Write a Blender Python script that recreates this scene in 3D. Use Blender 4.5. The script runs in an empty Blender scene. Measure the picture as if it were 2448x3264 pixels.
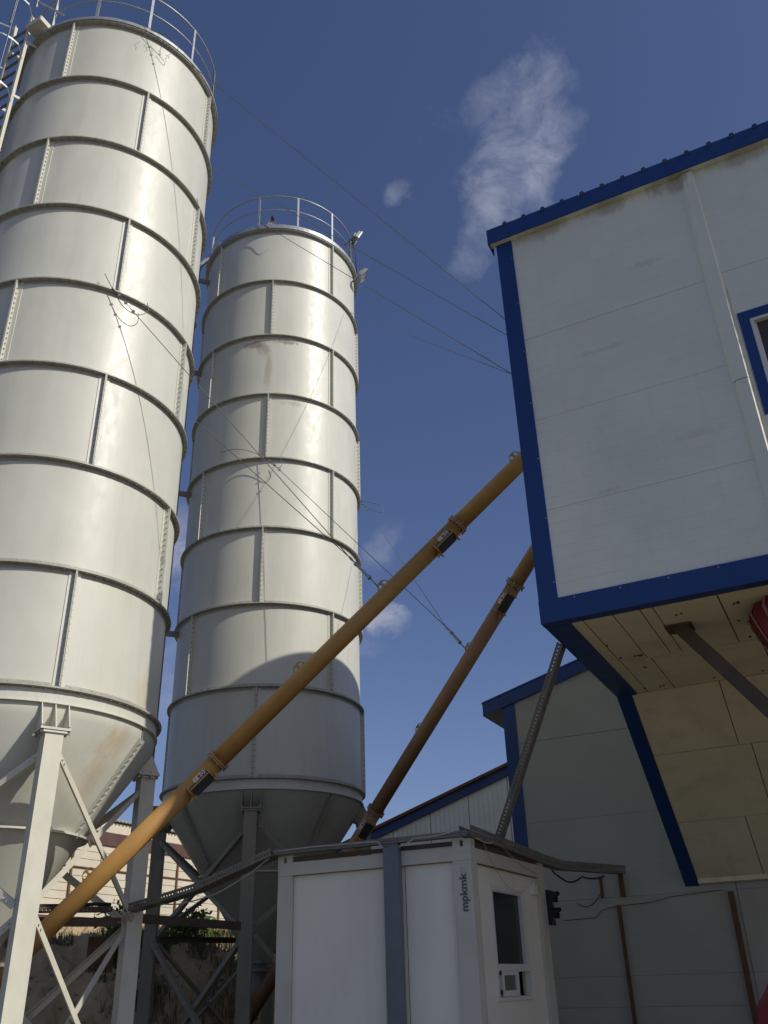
import bpy, math, random
from math import radians, sin, cos, pi, sqrt, atan2
from mathutils import Vector, Matrix, noise
random.seed(7)
sc = bpy.context.scene
COL = sc.collection

# ------------------------------------------------------------------ camera
cam_d = bpy.data.cameras.new('camera'); cam = bpy.data.objects.new('camera', cam_d); COL.objects.link(cam)
cam_d.sensor_fit = 'VERTICAL'; cam_d.sensor_height = 24.0; cam_d.sensor_width = 18.0
cam_d.lens = 2800/3264*24.0
cam_d.clip_start = 0.05; cam_d.clip_end = 3000
cam.matrix_world = Matrix(((0.88781, 0.23873, 0.39345, 0), (0.45936, -0.40775, -0.78913, 0), (-0.02796, 0.88134, -0.47166, 1.6), (0, 0, 0, 1)))
m3 = Matrix(((0.88781, 0.23873, 0.39345), (0.45936, -0.40775, -0.78913), (-0.02796, 0.88134, -0.47166)))
cx_ = m3.col[0].normalized(); cz_ = m3.col[2].normalized(); cy_ = cz_.cross(cx_).normalized()
# the columns above are right / up / back; rebuild an exact rotation
cam.matrix_world = Matrix.Translation((0, 0, 1.6)) @ Matrix((cx_, cy_, cz_)).transposed().to_4x4()
sc.camera = cam

# ------------------------------------------------------------------ sky, sun, exposure
SUN_EL = radians(38.0); SUN_AZ = radians(-1.3)          # azimuth counted from +X towards +Y
w = bpy.data.worlds.new('World'); sc.world = w; w.use_nodes = True
nt = w.node_tree; N = nt.nodes; L = nt.links
for n in list(N): N.remove(n)
out = N.new('ShaderNodeOutputWorld'); bg = N.new('ShaderNodeBackground'); bg.inputs[1].default_value = 0.090
sky = N.new('ShaderNodeTexSky'); sky.sky_type = 'NISHITA'; sky.sun_disc = False
sky.sun_elevation = SUN_EL; sky.sun_rotation = pi/2 - SUN_AZ
sky.altitude = 300; sky.air_density = 1.0; sky.dust_density = 1.5; sky.ozone_density = 3.2
geo = N.new('ShaderNodeTexCoord')
def vm(op, a, b=None):
    n = N.new('ShaderNodeVectorMath'); n.operation = op
    for i, v in enumerate((a, b)):
        if v is None: continue
        if isinstance(v, (tuple, list)): n.inputs[i].default_value = v
        else: L.new(v, n.inputs[i])
    return n.outputs['Value'] if op in ('DOT_PRODUCT', 'LENGTH') else n.outputs[0]
def mt(op, a, b=None, clamp=False):
    n = N.new('ShaderNodeMath'); n.operation = op; n.use_clamp = clamp
    for i, v in enumerate((a, b)):
        if v is None: continue
        if isinstance(v, (int, float)): n.inputs[i].default_value = v
        else: L.new(v, n.inputs[i])
    return n.outputs[0]
dirn = vm('NORMALIZE', geo.outputs['Generated'])
def wnoise(scale, detail, rough, stretch=(1, 1, 1), dist=0.0):
    v = vm('MULTIPLY', dirn, stretch)
    n = N.new('ShaderNodeTexNoise'); n.inputs['Scale'].default_value = scale; n.inputs['Detail'].default_value = detail
    n.inputs['Roughness'].default_value = rough; n.inputs['Distortion'].default_value = dist
    L.new(v, n.inputs['Vector']); return n.outputs['Fac']
warp = N.new('ShaderNodeTexNoise'); warp.inputs['Scale'].default_value = 22; warp.inputs['Detail'].default_value = 8; warp.inputs['Roughness'].default_value = 0.65
L.new(dirn, warp.inputs['Vector'])
wv = vm('MULTIPLY', vm('SUBTRACT', warp.outputs['Color'], (0.5, 0.5, 0.5)), (0.06, 0.06, 0.06))
dw = vm('ADD', dirn, wv)
def patch(c, axis, A, B, gain):
    c = Vector(c).normalized(); a = Vector(axis); a = (a - a.dot(c)*c).normalized(); b = c.cross(a)
    p = vm('SUBTRACT', dw, tuple(c))
    u = mt('DIVIDE', vm('DOT_PRODUCT', p, tuple(a)), A); v = mt('DIVIDE', vm('DOT_PRODUCT', p, tuple(b)), B)
    d = mt('ADD', mt('POWER', mt('ABSOLUTE', u), 2.0), mt('POWER', mt('ABSOLUTE', v), 2.0))
    m = mt('SUBTRACT', 1.0, d, clamp=True)
    return mt('MULTIPLY', m, gain)
AXC = (-0.145, 0.0986, -0.114)
masks = [patch((-0.0974, 0.5977, 0.7958), AXC, 0.034, 0.034, 0.75),
         patch((-0.1425, 0.6031, 0.7848), AXC, 0.050, 0.050, 0.80),
         patch((-0.1119, 0.6376, 0.7622), AXC, 0.050, 0.036, 1.0),
         patch((-0.1358, 0.6629, 0.7373), AXC, 0.034, 0.026, 0.9),
         patch((-0.1677, 0.6409, 0.7491), AXC, 0.044, 0.044, 1.1),
         patch((-0.1922, 0.6641, 0.7226), AXC, 0.040, 0.034, 1.0),
         patch((-0.2231, 0.6822, 0.6963), AXC, 0.036, 0.024, 0.7),
         patch((-0.2754, 0.6104, 0.7427), (-0.15, 0.0, -0.02), 0.024, 0.016, 0.6),
         patch((-0.408, 0.804, 0.432), (-0.1, 0.0, -0.1), 0.040, 0.026, 0.7),
         patch((-0.4172, 0.8344, 0.3602), (0.1, 0.02, -0.05), 0.034, 0.020, 1.7),
         patch((-0.440, 0.833, 0.334), (0.1, 0.02, -0.05), 0.022, 0.018, 0.5),
         patch((-0.594, 0.679, 0.432), (-0.1, 0.0, -0.1), 0.06, 0.05, 1.4),
         patch((-0.600, 0.740, 0.30), (-0.1, 0.0, -0.1), 0.10, 0.07, 1.0)]
tot = masks[0]
for m_ in masks[1:]: tot = mt('SUBTRACT', mt('ADD', tot, m_), mt('MULTIPLY', mt('MULTIPLY', tot, m_), 0.6))
fine = wnoise(17, 10, 0.66, (1, 1, 1.5), 0.5)
fr = N.new('ShaderNodeMapRange'); L.new(fine, fr.inputs[0])
fr.inputs[1].default_value = 0.36; fr.inputs[2].default_value = 0.70
c1_ = mt('MULTIPLY', mt('POWER', tot, 1.35), mt('ADD', mt('MULTIPLY', fr.outputs[0], 1.0), 0.13))
# sparse cloud banks over the rest of the sky
big = wnoise(2.4, 7, 0.55, (1, 1, 2.2), 0.3)
br = N.new('ShaderNodeMapRange'); L.new(big, br.inputs[0]); br.inputs[1].default_value = 0.67; br.inputs[2].default_value = 0.82
c2_ = mt('MULTIPLY', br.outputs[0], 0.5)
dens = mt('MULTIPLY', mt('MAXIMUM', c1_, c2_), 0.66, clamp=True)
mix = N.new('ShaderNodeMixRGB'); L.new(dens, mix.inputs[0]); mix.inputs[2].default_value = (4.4, 4.7, 5.9, 1)
tint = N.new('ShaderNodeMixRGB'); tint.blend_type = 'MULTIPLY'; tint.inputs[0].default_value = 1.0; tint.inputs[2].default_value = (0.97, 0.92, 1.08, 1)
L.new(sky.outputs[0], tint.inputs[1]); L.new(tint.outputs[0], mix.inputs[1])
L.new(mix.outputs[0], bg.inputs[0]); L.new(bg.outputs[0], out.inputs[0])
sd = bpy.data.lights.new('sun', 'SUN'); sd.energy = 3.8; sd.angle = radians(0.5); sd.color = (1.0, 0.95, 0.84)
so = bpy.data.objects.new('sun', sd); COL.objects.link(so)
sv = Vector((cos(SUN_EL)*cos(SUN_AZ), cos(SUN_EL)*sin(SUN_AZ), sin(SUN_EL)))
so.rotation_euler = sv.to_track_quat('Z', 'Y').to_euler(); so.location = sv*60
sc.view_settings.view_transform = 'Standard'; sc.view_settings.look = 'None'
sc.view_settings.gamma = 1.0; sc.view_settings.use_curve_mapping = False; sc.view_settings.exposure = -0.10

# ------------------------------------------------------------------ materials
def mat(name, col, rough=0.6, metal=0.0, spec=0.5, var=0.12, vscale=3.0, stretch=(1, 1, 1), grime=0.0, gcol=(0.16, 0.12, 0.08),
        gscale=1.2, gstretch=(1, 1, 0.25), bump=0.0, bscale=60.0, stains=(), coat=0.0, spots=0.0, orand=0.0, streak=0.0, scol=(0.36, 0.31, 0.22)):
    """Principled paint / metal with large value variation, streaky dirt, fine bump and placed stains."""
    m = bpy.data.materials.new(name); m.use_nodes = True
    t = m.node_tree; n = t.nodes; l = t.links
    b = n['Principled BSDF']
    b.inputs['Roughness'].default_value = rough; b.inputs['Metallic'].default_value = metal
    b.inputs['Specular IOR Level'].default_value = spec; b.inputs['Coat Weight'].default_value = coat; b.inputs['Coat Roughness'].default_value = 0.25
    g = n.new('ShaderNodeNewGeometry')
    def tex(scale, st, detail=6, rgh=0.6):
        v = n.new('ShaderNodeVectorMath'); v.operation = 'MULTIPLY'; v.inputs[1].default_value = st; l.new(g.outputs['Position'], v.inputs[0])
        x = n.new('ShaderNodeTexNoise'); x.inputs['Scale'].default_value = scale; x.inputs['Detail'].default_value = detail
        x.inputs['Roughness'].default_value = rgh; l.new(v.outputs[0], x.inputs['Vector']); return x.outputs['Fac']
    def rng(f, a, c, lo, hi):
        r = n.new('ShaderNodeMapRange'); l.new(f, r.inputs[0])
        for i, q in enumerate((a, c, lo, hi)): r.inputs[i+1].default_value = q
        return r.outputs[0]
    base = n.new('ShaderNodeMixRGB'); base.blend_type = 'MULTIPLY'; base.inputs[0].default_value = 1.0
    base.inputs[1].default_value = (*col, 1)
    f = rng(tex(vscale, stretch), 0.25, 0.75, 1-var, 1+var*0.35)
    cmb = n.new('ShaderNodeCombineXYZ')
    for i in range(3): l.new(f, cmb.inputs[i])
    l.new(cmb.outputs[0], base.inputs[2]); cur = base.outputs[0]
    def layer(cur, fac, color):
        x = n.new('ShaderNodeMixRGB'); l.new(fac, x.inputs[0]); l.new(cur, x.inputs[1]); x.inputs[2].default_value = (*color, 1); return x.outputs[0]
    if orand > 0:
        oi = n.new('ShaderNodeObjectInfo'); x = n.new('ShaderNodeMixRGB'); x.blend_type = 'MULTIPLY'; x.inputs[0].default_value = 1.0
        cq = n.new('ShaderNodeCombineXYZ'); rv = rng(oi.outputs['Random'], 0, 1, 1-orand, 1.0)
        for i in range(3): l.new(rv, cq.inputs[i])
        l.new(cur, x.inputs[1]); l.new(cq.outputs[0], x.inputs[2]); cur = x.outputs[0]
    if grime > 0:
        a = tex(gscale, gstretch, 8, 0.68); cur = layer(cur, rng(a, 0.50, 0.82, 0, grime), gcol)
    if streak > 0:
        cur = layer(cur, rng(tex(7.0, (1, 1, 0.05), 5, 0.7), 0.54, 0.80, 0, streak), scol)
        cur = layer(cur, rng(tex(26.0, (1, 1, 0.07), 3, 0.6), 0.62, 0.80, 0, streak*.7), scol)
    if spots > 0:
        a = tex(34.0, (1, 1, 1), 3, 0.5); cur = layer(cur, rng(a, 0.70, 0.76, 0, spots), gcol)
    for (p, r, color, s, st) in stains:
        q = n.new('ShaderNodeVectorMath'); q.operation = 'SUBTRACT'; q.inputs[1].default_value = p; l.new(g.outputs['Position'], q.inputs[0])
        q2 = n.new('ShaderNodeVectorMath'); q2.operation = 'DIVIDE'; q2.inputs[1].default_value = r; l.new(q.outputs[0], q2.inputs[0])
        q3 = n.new('ShaderNodeVectorMath'); q3.operation = 'LENGTH'; l.new(q2.outputs[0], q3.inputs[0])
        ns = rng(tex(st, (1, 1, 0.35), 8, 0.7), 0.3, 0.7, -0.55, 0.55)
        ad = n.new('ShaderNodeMath'); ad.operation = 'ADD'; l.new(q3.outputs['Value'], ad.inputs[0]); l.new(ns, ad.inputs[1])
        cur = layer(cur, rng(ad.outputs[0], 1.0, 0.35, 0, s), color)
    l.new(cur, b.inputs['Base Color'])
    rr = rng(tex(9.0, (1, 1, 0.5)), 0.3, 0.7, rough*0.85, min(1, rough*1.2)); l.new(rr, b.inputs['Roughness'])
    if bump > 0:
        bp = n.new('ShaderNodeBump'); bp.inputs['Strength'].default_value = bump; bp.inputs['Distance'].default_value = 0.01
        l.new(tex(bscale, (1, 1, 1), 4, 0.6), bp.inputs['Height']); l.new(bp.outputs[0], b.inputs['Normal'])
    return m
M = {}
FST = [((-1.7, 8.3, 9.98), (.45, .2, .16), (.30, .27, .20), .5, 6), ((-.9, 8.3, 9.97), (.35, .2, .14), (.30, .27, .20), .5, 6), ((-.15, 8.3, 9.95), (.30, .2, .2), (.26, .23, .17), .6, 6),
       ((.7, 8.3, 9.96), (.4, .2, .16), (.30, .27, .20), .5, 6), ((-.6, 8.3, 8.9), (.25, .2, .05), (.34, .32, .27), .22, 12), ((-1.3, 8.3, 7.9), (.3, .2, .05), (.34, .32, .27), .2, 12),
       ((-.5, 8.3, 6.5), (.35, .2, .06), (.36, .34, .30), .2, 12), ((-1.5, 8.3, 6.1), (.2, .2, .05), (.34, .32, .27), .2, 12)]
STAINS = [((-7.62, 7.93, 4.20), (0.34, 0.26, 0.26), (0.46, 0.31, 0.16), 0.50, 3),
          ((-7.85, 7.88, 3.85), (0.34, 0.20, 0.45), (0.46, 0.32, 0.18), 0.45, 3),
          ((-7.55, 8.25, 4.85), (0.2, 0.3, 0.30), (0.55, 0.42, 0.20), 0.35, 3),
          ((-8.80, 11.84, 13.42), (0.30, 0.30, 0.11), (0.24, 0.19, 0.14), 0.75, 9),
          ((-8.62, 11.91, 13.33), (0.14, 0.2, 0.24), (0.24, 0.19, 0.14), 0.55, 9),
          ((-8.20, 12.16, 13.49), (0.34, 0.34, 0.07), (0.24, 0.19, 0.14), 0.75, 9),
          ((-8.52, 11.96, 12.75), (0.09, 0.2, 0.55), (0.30, 0.22, 0.15), 0.45, 3),
          ((-8.10, 12.30, 11.95), (0.40, 0.3, 0.07), (0.28, 0.25, 0.2), 0.5, 12)]
M['silo'] = mat('silo_paint', (0.62, 0.62, 0.535), 0.42, spec=0.45, var=0.10, vscale=1.6, stretch=(1, 1, 0.6), orand=0.07, grime=0.30, gcol=(0.36, 0.33, 0.27), gscale=2.2, gstretch=(1, 1, 0.12), stains=STAINS, bump=0.07, bscale=1.6, streak=0.22)
M['hopper2'] = mat('hopper_paint_shaded', (0.36, 0.355, 0.29), 0.5, spec=0.35, var=0.12, vscale=1.6, grime=0.35, gcol=(0.22, 0.20, 0.15), gscale=2.2, gstretch=(1, 1, 0.12), bump=0.08, bscale=1.6)  # silo paint darkened: the farther hopper's shade is put into its colour
M['silo_rib'] = mat('silo_flange_shaded', (0.42, 0.41, 0.34), 0.45, var=0.2, vscale=8, grime=0.5, gcol=(0.22, 0.20, 0.16), gscale=6, gstretch=(1, 1, 1))  # silo paint darkened to carry the shade of flange undersides, plus dirt
M['bolt'] = mat('zinc_bolts', (0.30, 0.30, 0.29), 0.45, metal=0.6, var=0.3, vscale=20)
M['leg2'] = mat('leg_paint_shaded', (0.26, 0.24, 0.175), 0.55, var=0.15, vscale=3, grime=0.4, gcol=(0.15, 0.12, 0.09), gscale=5, gstretch=(1, 1, 0.3), spots=0.4, bump=0.04, bscale=20)  # leg paint darkened to stand in for weak fill light at the farther silo
M['leg'] = mat('leg_paint', (0.64, 0.62, 0.51), 0.42, var=0.10, vscale=3, grime=0.22, gcol=(0.30, 0.25, 0.17), gscale=5, gstretch=(1, 1, 0.3), spots=0.4, bump=0.04, bscale=20)
M['galv'] = mat('galvanised_steel', (0.40, 0.42, 0.41), 0.42, metal=0.55, var=0.22, vscale=14, grime=0.25, gcol=(0.28, 0.28, 0.27), gscale=7)
M['tray'] = mat('dusty_cable_tray', (0.21, 0.205, 0.18), 0.55, metal=0.35, var=0.25, vscale=9, grime=0.5, gcol=(0.17, 0.14, 0.11), gscale=5, gstretch=(1, 1, 1))
M['duct'] = mat('blue_grey_duct', (0.16, 0.185, 0.20), 0.5, metal=0.25, var=0.12, vscale=5, grime=0.2, gcol=(0.1, 0.1, 0.1))
M['pipe'] = mat('fill_pipe_grey', (0.22, 0.23, 0.23), 0.55, var=0.15, vscale=5, grime=0.4, gcol=(0.13, 0.11, 0.09), gscale=4)
M['orange'] = mat('screw_orange', (0.45, 0.245, 0.065), 0.55, var=0.14, vscale=3.5, grime=0.30, gcol=(0.30, 0.16, 0.06), gscale=5, gstretch=(1, 1, 1), spots=0.25, bump=0.05, bscale=25)
M['orange_old'] = mat('screw_orange_dusty', (0.37, 0.215, 0.105), 0.6, var=0.2, vscale=3.5, grime=0.5, gcol=(0.20, 0.12, 0.07), gscale=5, gstretch=(1, 1, 1), spots=0.3, bump=0.05, bscale=25)
M['hatch'] = mat('hatch_dark_steel', (0.055, 0.065, 0.075), 0.5, metal=0.4, var=0.3, vscale=18, grime=0.4, gcol=(0.14, 0.12, 0.10), gscale=12, gstretch=(1, 1, 1))
M['blue'] = mat('blue_flashing', (0.006, 0.042, 0.18), 0.42, var=0.12, vscale=2.5, grime=0.22, gcol=(0.05, 0.06, 0.10), gscale=3, gstretch=(1, 1, 0.5))
M['bluered'] = mat('blue_flashing_dusty', (0.025, 0.055, 0.17), 0.6, var=0.2, vscale=3, grime=0.65, gcol=(0.12, 0.075, 0.05), gscale=1.6, gstretch=(1, 1, 1))
M['hallw'] = mat('hall_panel_shaded', (0.41, 0.41, 0.33), 0.5, var=0.08, vscale=1.2, grime=0.25, gcol=(0.26, 0.25, 0.20), gscale=2.2, gstretch=(1, 1, 0.8), spots=0.1)  # white panel darkened: the dim light at the rear hall is in the colour
M['white'] = mat('panel_white', (0.78, 0.785, 0.66), 0.42, orand=0.05, stains=FST, streak=0.10, bump=0.08, bscale=2.2, var=0.08, vscale=1.2, grime=0.16, gcol=(0.33, 0.32, 0.29), gscale=2.4, gstretch=(1, 1, 0.8), spots=0.06)
M['whitelow'] = mat('panel_white_dusty_shaded', (0.41, 0.39, 0.31), 0.6, var=0.10, vscale=1.1, grime=0.35, gcol=(0.28, 0.25, 0.20), gscale=1.7, gstretch=(1, 1, 0.8), spots=0.15)  # lower hall panels darkened for weak ambient light, with dust and spots on top
M['soffit'] = mat('soffit_cream', (0.80, 0.73, 0.50), 0.55, var=0.12, vscale=1.4, grime=0.42, gcol=(0.26, 0.20, 0.12), gscale=2.6, gstretch=(1, 1, 1), spots=0.35)
M['joint'] = mat('joint_dark', (0.05, 0.04, 0.03), 0.8)
M['backing'] = mat('frame_backing', (0.07, 0.06, 0.05), 0.8)
M['cabin'] = mat('cabin_white', (0.80, 0.78, 0.66), 0.45, var=0.07, vscale=1.5, grime=0.14, gcol=(0.40, 0.33, 0.22), gscale=3, gstretch=(1, 1, 0.5), spots=0.08)
M['cabinframe'] = mat('cabin_frame_paint', (0.56, 0.545, 0.46), 0.45, var=0.08, vscale=2, grime=0.28, gcol=(0.33, 0.26, 0.18), gscale=4, gstretch=(1, 1, 0.5), spots=0.15)
M['rustline'] = mat('rust_stain_edge', (0.26, 0.14, 0.06), 0.8, var=0.4, vscale=12)
M['pvc'] = mat('window_pvc', (0.72, 0.71, 0.66), 0.35, var=0.04, grime=0.12, gcol=(0.45, 0.38, 0.28), gscale=5)
M['text'] = mat('lettering_grey', (0.12, 0.12, 0.13), 0.6, var=0.25, vscale=30)
M['textfade'] = mat('lettering_faded', (0.42, 0.42, 0.42), 0.6, var=0.2, vscale=40)
M['dark'] = mat('black_plastic', (0.018, 0.018, 0.02), 0.45, var=0.2, vscale=10)
M['darkin'] = mat('dark_interior', (0.03, 0.028, 0.025), 0.9)
M['cable'] = mat('cable_black', (0.02, 0.02, 0.02), 0.6)
M['cablew'] = mat('cable_white', (0.45, 0.44, 0.40), 0.6, grime=0.3)
M['wire'] = mat('wire_rope', (0.16, 0.15, 0.13), 0.5, metal=0.5, var=0.3, vscale=30)
M['rust'] = mat('rusty_steel', (0.14, 0.065, 0.032), 0.85, var=0.35, vscale=8, grime=0.4, gcol=(0.24, 0.11, 0.05), gscale=6, gstretch=(1, 1, 1), bump=0.2, bscale=60)
M['brown'] = mat('brown_steel', (0.10, 0.068, 0.048), 0.7, var=0.2, vscale=5, grime=0.4, gcol=(0.19, 0.16, 0.12), gscale=4, gstretch=(1, 1, 1))
M['pane'] = mat('whitewashed_panes', (0.62, 0.56, 0.43), 0.7, var=0.16, vscale=0.8, grime=0.35, gcol=(0.42, 0.33, 0.24), gscale=1.5, gstretch=(1, 1, 0.5))
M['peach'] = mat('peach_plinth', (0.60, 0.38, 0.20), 0.85, var=0.15, vscale=0.8, grime=0.3, gcol=(0.35, 0.26, 0.18))
M['band'] = mat('brown_fascia_band', (0.10, 0.05, 0.04), 0.8, var=0.2, vscale=1.5, grime=0.45, gcol=(0.20, 0.14, 0.11), gscale=2, gstretch=(1, 1, 0.3))
M['asb'] = mat('grey_roof_sheet', (0.34, 0.33, 0.31), 0.85, var=0.2, vscale=2)
M['red'] = mat('red_tarpaulin', (0.20, 0.010, 0.016), 0.55, var=0.25, vscale=5, grime=0.3, gcol=(0.30, 0.16, 0.15), gscale=6, gstretch=(1, 1, 0.3))
M['redpale'] = mat('dusty_red_stripe', (0.38, 0.22, 0.21), 0.7, var=0.2, vscale=5)
M['soil'] = mat('bank_soil', (0.52, 0.39, 0.22), 0.95, var=0.5, vscale=1.1, grime=0.8, gcol=(0.16, 0.105, 0.055), gscale=2.2, gstretch=(1, 1, 1), spots=0.8, bump=0.9, bscale=22)
M['ground'] = mat('yard_gravel', (0.18, 0.16, 0.12), 0.95, var=0.35, vscale=0.7, grime=0.35, gcol=(0.16, 0.13, 0.09), gscale=2, gstretch=(1, 1, 1), spots=0.5, bump=0.6, bscale=40)
M['stone'] = mat('clods_and_stones', (0.44, 0.38, 0.28), 0.95, var=0.5, vscale=6, grime=0.5, gcol=(0.14, 0.10, 0.06), gscale=9, gstretch=(1, 1, 1))
M['darksheet'] = mat('dark_sheet_matte', (0.07, 0.06, 0.045), 0.95, var=0.35, vscale=0.9, spots=0.5, bump=0.6, bscale=40)  # for the added ground sheet that keeps bounce light off the hopper
M['wood'] = mat('weathered_boards', (0.24, 0.21, 0.17), 0.9, var=0.4, vscale=6, stretch=(6, 6, 0.5), grime=0.4, gcol=(0.14, 0.11, 0.08))
M['steelsilver'] = mat('shiny_sheet', (0.75, 0.75, 0.75), 0.25, metal=0.9, var=0.05)
M['lampglass'] = mat('lamp_glass', (0.55, 0.60, 0.62), 0.12, spec=0.8, var=0.05)
M['stickerw'] = mat('sticker_white', (0.75, 0.73, 0.70), 0.4, var=0.05)
M['stickery'] = mat('sticker_yellow', (0.70, 0.50, 0.05), 0.4)
M['stickerr'] = mat('sticker_red', (0.50, 0.05, 0.05), 0.4)
M['stickerb'] = mat('sticker_blue', (0.02, 0.08, 0.35), 0.4)
M['rope'] = mat('white_rope', (0.6, 0.58, 0.5), 0.8)
M['twig'] = mat('dry_twigs', (0.16, 0.13, 0.09), 0.9)
M['trunk'] = mat('tree_bark', (0.13, 0.10, 0.07), 0.95, var=0.3, vscale=10)
def leafmat(name, c1, c2, scale=3.0):
    m = bpy.data.materials.new(name); m.use_nodes = True; t = m.node_tree; n = t.nodes; l = t.links; b = n['Principled BSDF']
    g = n.new('ShaderNodeNewGeometry'); x = n.new('ShaderNodeTexNoise'); x.inputs['Scale'].default_value = scale; x.inputs['Detail'].default_value = 5
    l.new(g.outputs['Position'], x.inputs['Vector']); r = n.new('ShaderNodeValToRGB')
    r.color_ramp.elements[0].position = 0.35; r.color_ramp.elements[0].color = (*c1, 1); r.color_ramp.elements[1].position = 0.68; r.color_ramp.elements[1].color = (*c2, 1)
    l.new(x.outputs['Fac'], r.inputs[0]); l.new(r.outputs[0], b.inputs['Base Color']); b.inputs['Roughness'].default_value = 0.6
    return m
M['grass'] = leafmat('grass_blades', (0.040, 0.085, 0.016), (0.13, 0.20, 0.04), 2.5)
M['drygrass'] = leafmat('dry_grass', (0.11, 0.09, 0.045), (0.26, 0.21, 0.10), 3)
M['leaf'] = leafmat('leaves_green', (0.030, 0.070, 0.012), (0.10, 0.17, 0.03), 4)
mg = bpy.data.materials.new('window_glass_dark'); mg.use_nodes = True
b_ = mg.node_tree.nodes['Principled BSDF']; b_.inputs['Base Color'].default_value = (0.012, 0.014, 0.018, 1); b_.inputs['Roughness'].default_value = 0.12; b_.inputs['Specular IOR Level'].default_value = 0.35
M['glass'] = mg
mg = bpy.data.materials.new('window_glass_pale'); mg.use_nodes = True
b_ = mg.node_tree.nodes['Principled BSDF']; b_.inputs['Base Color'].default_value = (0.13, 0.14, 0.13, 1); b_.inputs['Roughness'].default_value = 0.2
M['glassp'] = mg

# ------------------------------------------------------------------ mesh helpers
class MB:
    def __init__(s): s.v = []; s.f = []; s.sm = []
    def quad(s, *p, smooth=False):
        i = len(s.v); s.v += [Vector(q) for q in p]; s.f.append(list(range(i, i+len(p)))); s.sm.append(smooth); return s
    def box(s, x0, x1, y0, y1, z0, z1):
        i = len(s.v); s.v += [Vector((x, y, z)) for z in (z0, z1) for y in (y0, y1) for x in (x0, x1)]
        for f in ((0, 2, 3, 1), (4, 5, 7, 6), (0, 1, 5, 4), (2, 6, 7, 3), (0, 4, 6, 2), (1, 3, 7, 5)):
            s.f.append([i+k for k in f]); s.sm.append(False)
        return s
    def obox(s, c, ax, ay, az):               # centre and three half-axis vectors
        i = len(s.v); c = Vector(c); ax, ay, az = Vector(ax), Vector(ay), Vector(az)
        s.v += [c + x*ax + y*ay + z*az for z in (-1, 1) for y in (-1, 1) for x in (-1, 1)]
        for f in ((0, 2, 3, 1), (4, 5, 7, 6), (0, 1, 5, 4), (2, 6, 7, 3), (0, 4, 6, 2), (1, 3, 7, 5)):
            s.f.append([i+k for k in f]); s.sm.append(False)
        return s
    def beam(s, p, q, w, h, up=(0, 0, 1)):    # rectangular bar p->q, w across, h along up
        p, q = Vector(p), Vector(q); d = (q-p); Ln = d.length; d.normalize(); up = Vector(up)
        sd = d.cross(up)
        if sd.length < 1e-4: sd = d.cross(Vector((1, 0, 0)))
        sd.normalize(); u = sd.cross(d).normalized()
        return s.obox((p+q)/2, d*Ln/2, sd*w/2, u*h/2)
    def tube(s, pts, r, n=8, caps=True, smooth=True):
        pts = [Vector(p) for p in pts]; rings = []; pu = None
        for k, p in enumerate(pts):
            if k == 0: d = pts[1]-p
            elif k == len(pts)-1: d = p-pts[k-1]
            else: d = (pts[k+1]-p).normalized()+(p-pts[k-1]).normalized()
            d.normalize()
            a = pu if pu is not None else (Vector((0, 0, 1)) if abs(d.z) < 0.9 else Vector((1, 0, 0)))
            a = (a - a.dot(d)*d)
            if a.length < 1e-5: a = d.orthogonal()
            a.normalize(); b = d.cross(a); pu = a
            rr = r[k] if isinstance(r, (list, tuple)) else r
            i = len(s.v); s.v += [p + rr*(cos(2*pi*j/n)*a + sin(2*pi*j/n)*b) for j in range(n)]; rings.append(i)
        for k in range(len(rings)-1):
            for j in range(n):
                s.f.append([rings[k]+j, rings[k]+(j+1) % n, rings[k+1]+(j+1) % n, rings[k+1]+j]); s.sm.append(smooth)
        if caps:
            s.f.append([rings[0]+j for j in reversed(range(n))]); s.sm.append(False)
            s.f.append([rings[-1]+j for j in range(n)]); s.sm.append(False)
        return s
    def lathe(s, prof, c=(0, 0), n=48, a0=0.0, a1=2*pi, smooth=True, close=False):
        full = abs(a1-a0-2*pi) < 1e-6; m = n if full else n+1; i0 = len(s.v)
        for k in range(m):
            a = a0+(a1-a0)*k/n
            for (r, z) in prof: s.v.append(Vector((c[0]+r*cos(a), c[1]+r*sin(a), z)))
        P = len(prof); seg = P if close else P-1
        for k in range(n):
            k2 = (k+1) % m
            for j in range(seg):
                j2 = (j+1) % P
                s.f.append([i0+k*P+j, i0+k2*P+j, i0+k2*P+j2, i0+k*P+j2]); s.sm.append(smooth)
        if not full and close:
            s.f.append([i0+j for j in range(P)]); s.sm.append(False)
            s.f.append([i0+n*P+j for j in reversed(range(P))]); s.sm.append(False)
        return s
    def prism(s, pts, a, b, axis='y'):        # polygon extruded along an axis
        def mk(p, t):
            return Vector((p[0], t, p[1])) if axis == 'y' else (Vector((t, p[0], p[1])) if axis == 'x' else Vector((p[0], p[1], t)))
        n = len(pts); i = len(s.v); s.v += [mk(p, a) for p in pts]+[mk(p, b) for p in pts]
        s.f.append(list(range(i, i+n))); s.f.append(list(range(i+2*n-1, i+n-1, -1))); s.sm += [False, False]
        for k in range(n):
            k2 = (k+1) % n; s.f.append([i+k, i+n+k, i+n+k2, i+k2]); s.sm.append(False)
        return s
    def mesh(s, name, m, off=(0, 0, 0)):
        me = bpy.data.meshes.new(name); off = Vector(off)
        me.from_pydata([tuple(v-off) for v in s.v], [], s.f); me.polygons.foreach_set('use_smooth', s.sm)
        me.update(); me.materials.append(m)
        import bmesh
        bm = bmesh.new(); bm.from_mesh(me); bmesh.ops.recalc_face_normals(bm, faces=bm.faces); bm.to_mesh(me); bm.free()
        return me
def link(o, parent=None):
    COL.objects.link(o)
    if parent is not None: o.parent = parent
    return o
def tag(o, label=None, cat=None, group=None, kind=None):
    if label: o['label'] = label
    if cat: o['category'] = cat
    if group: o['group'] = group
    if kind: o['kind'] = kind
    return o
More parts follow.
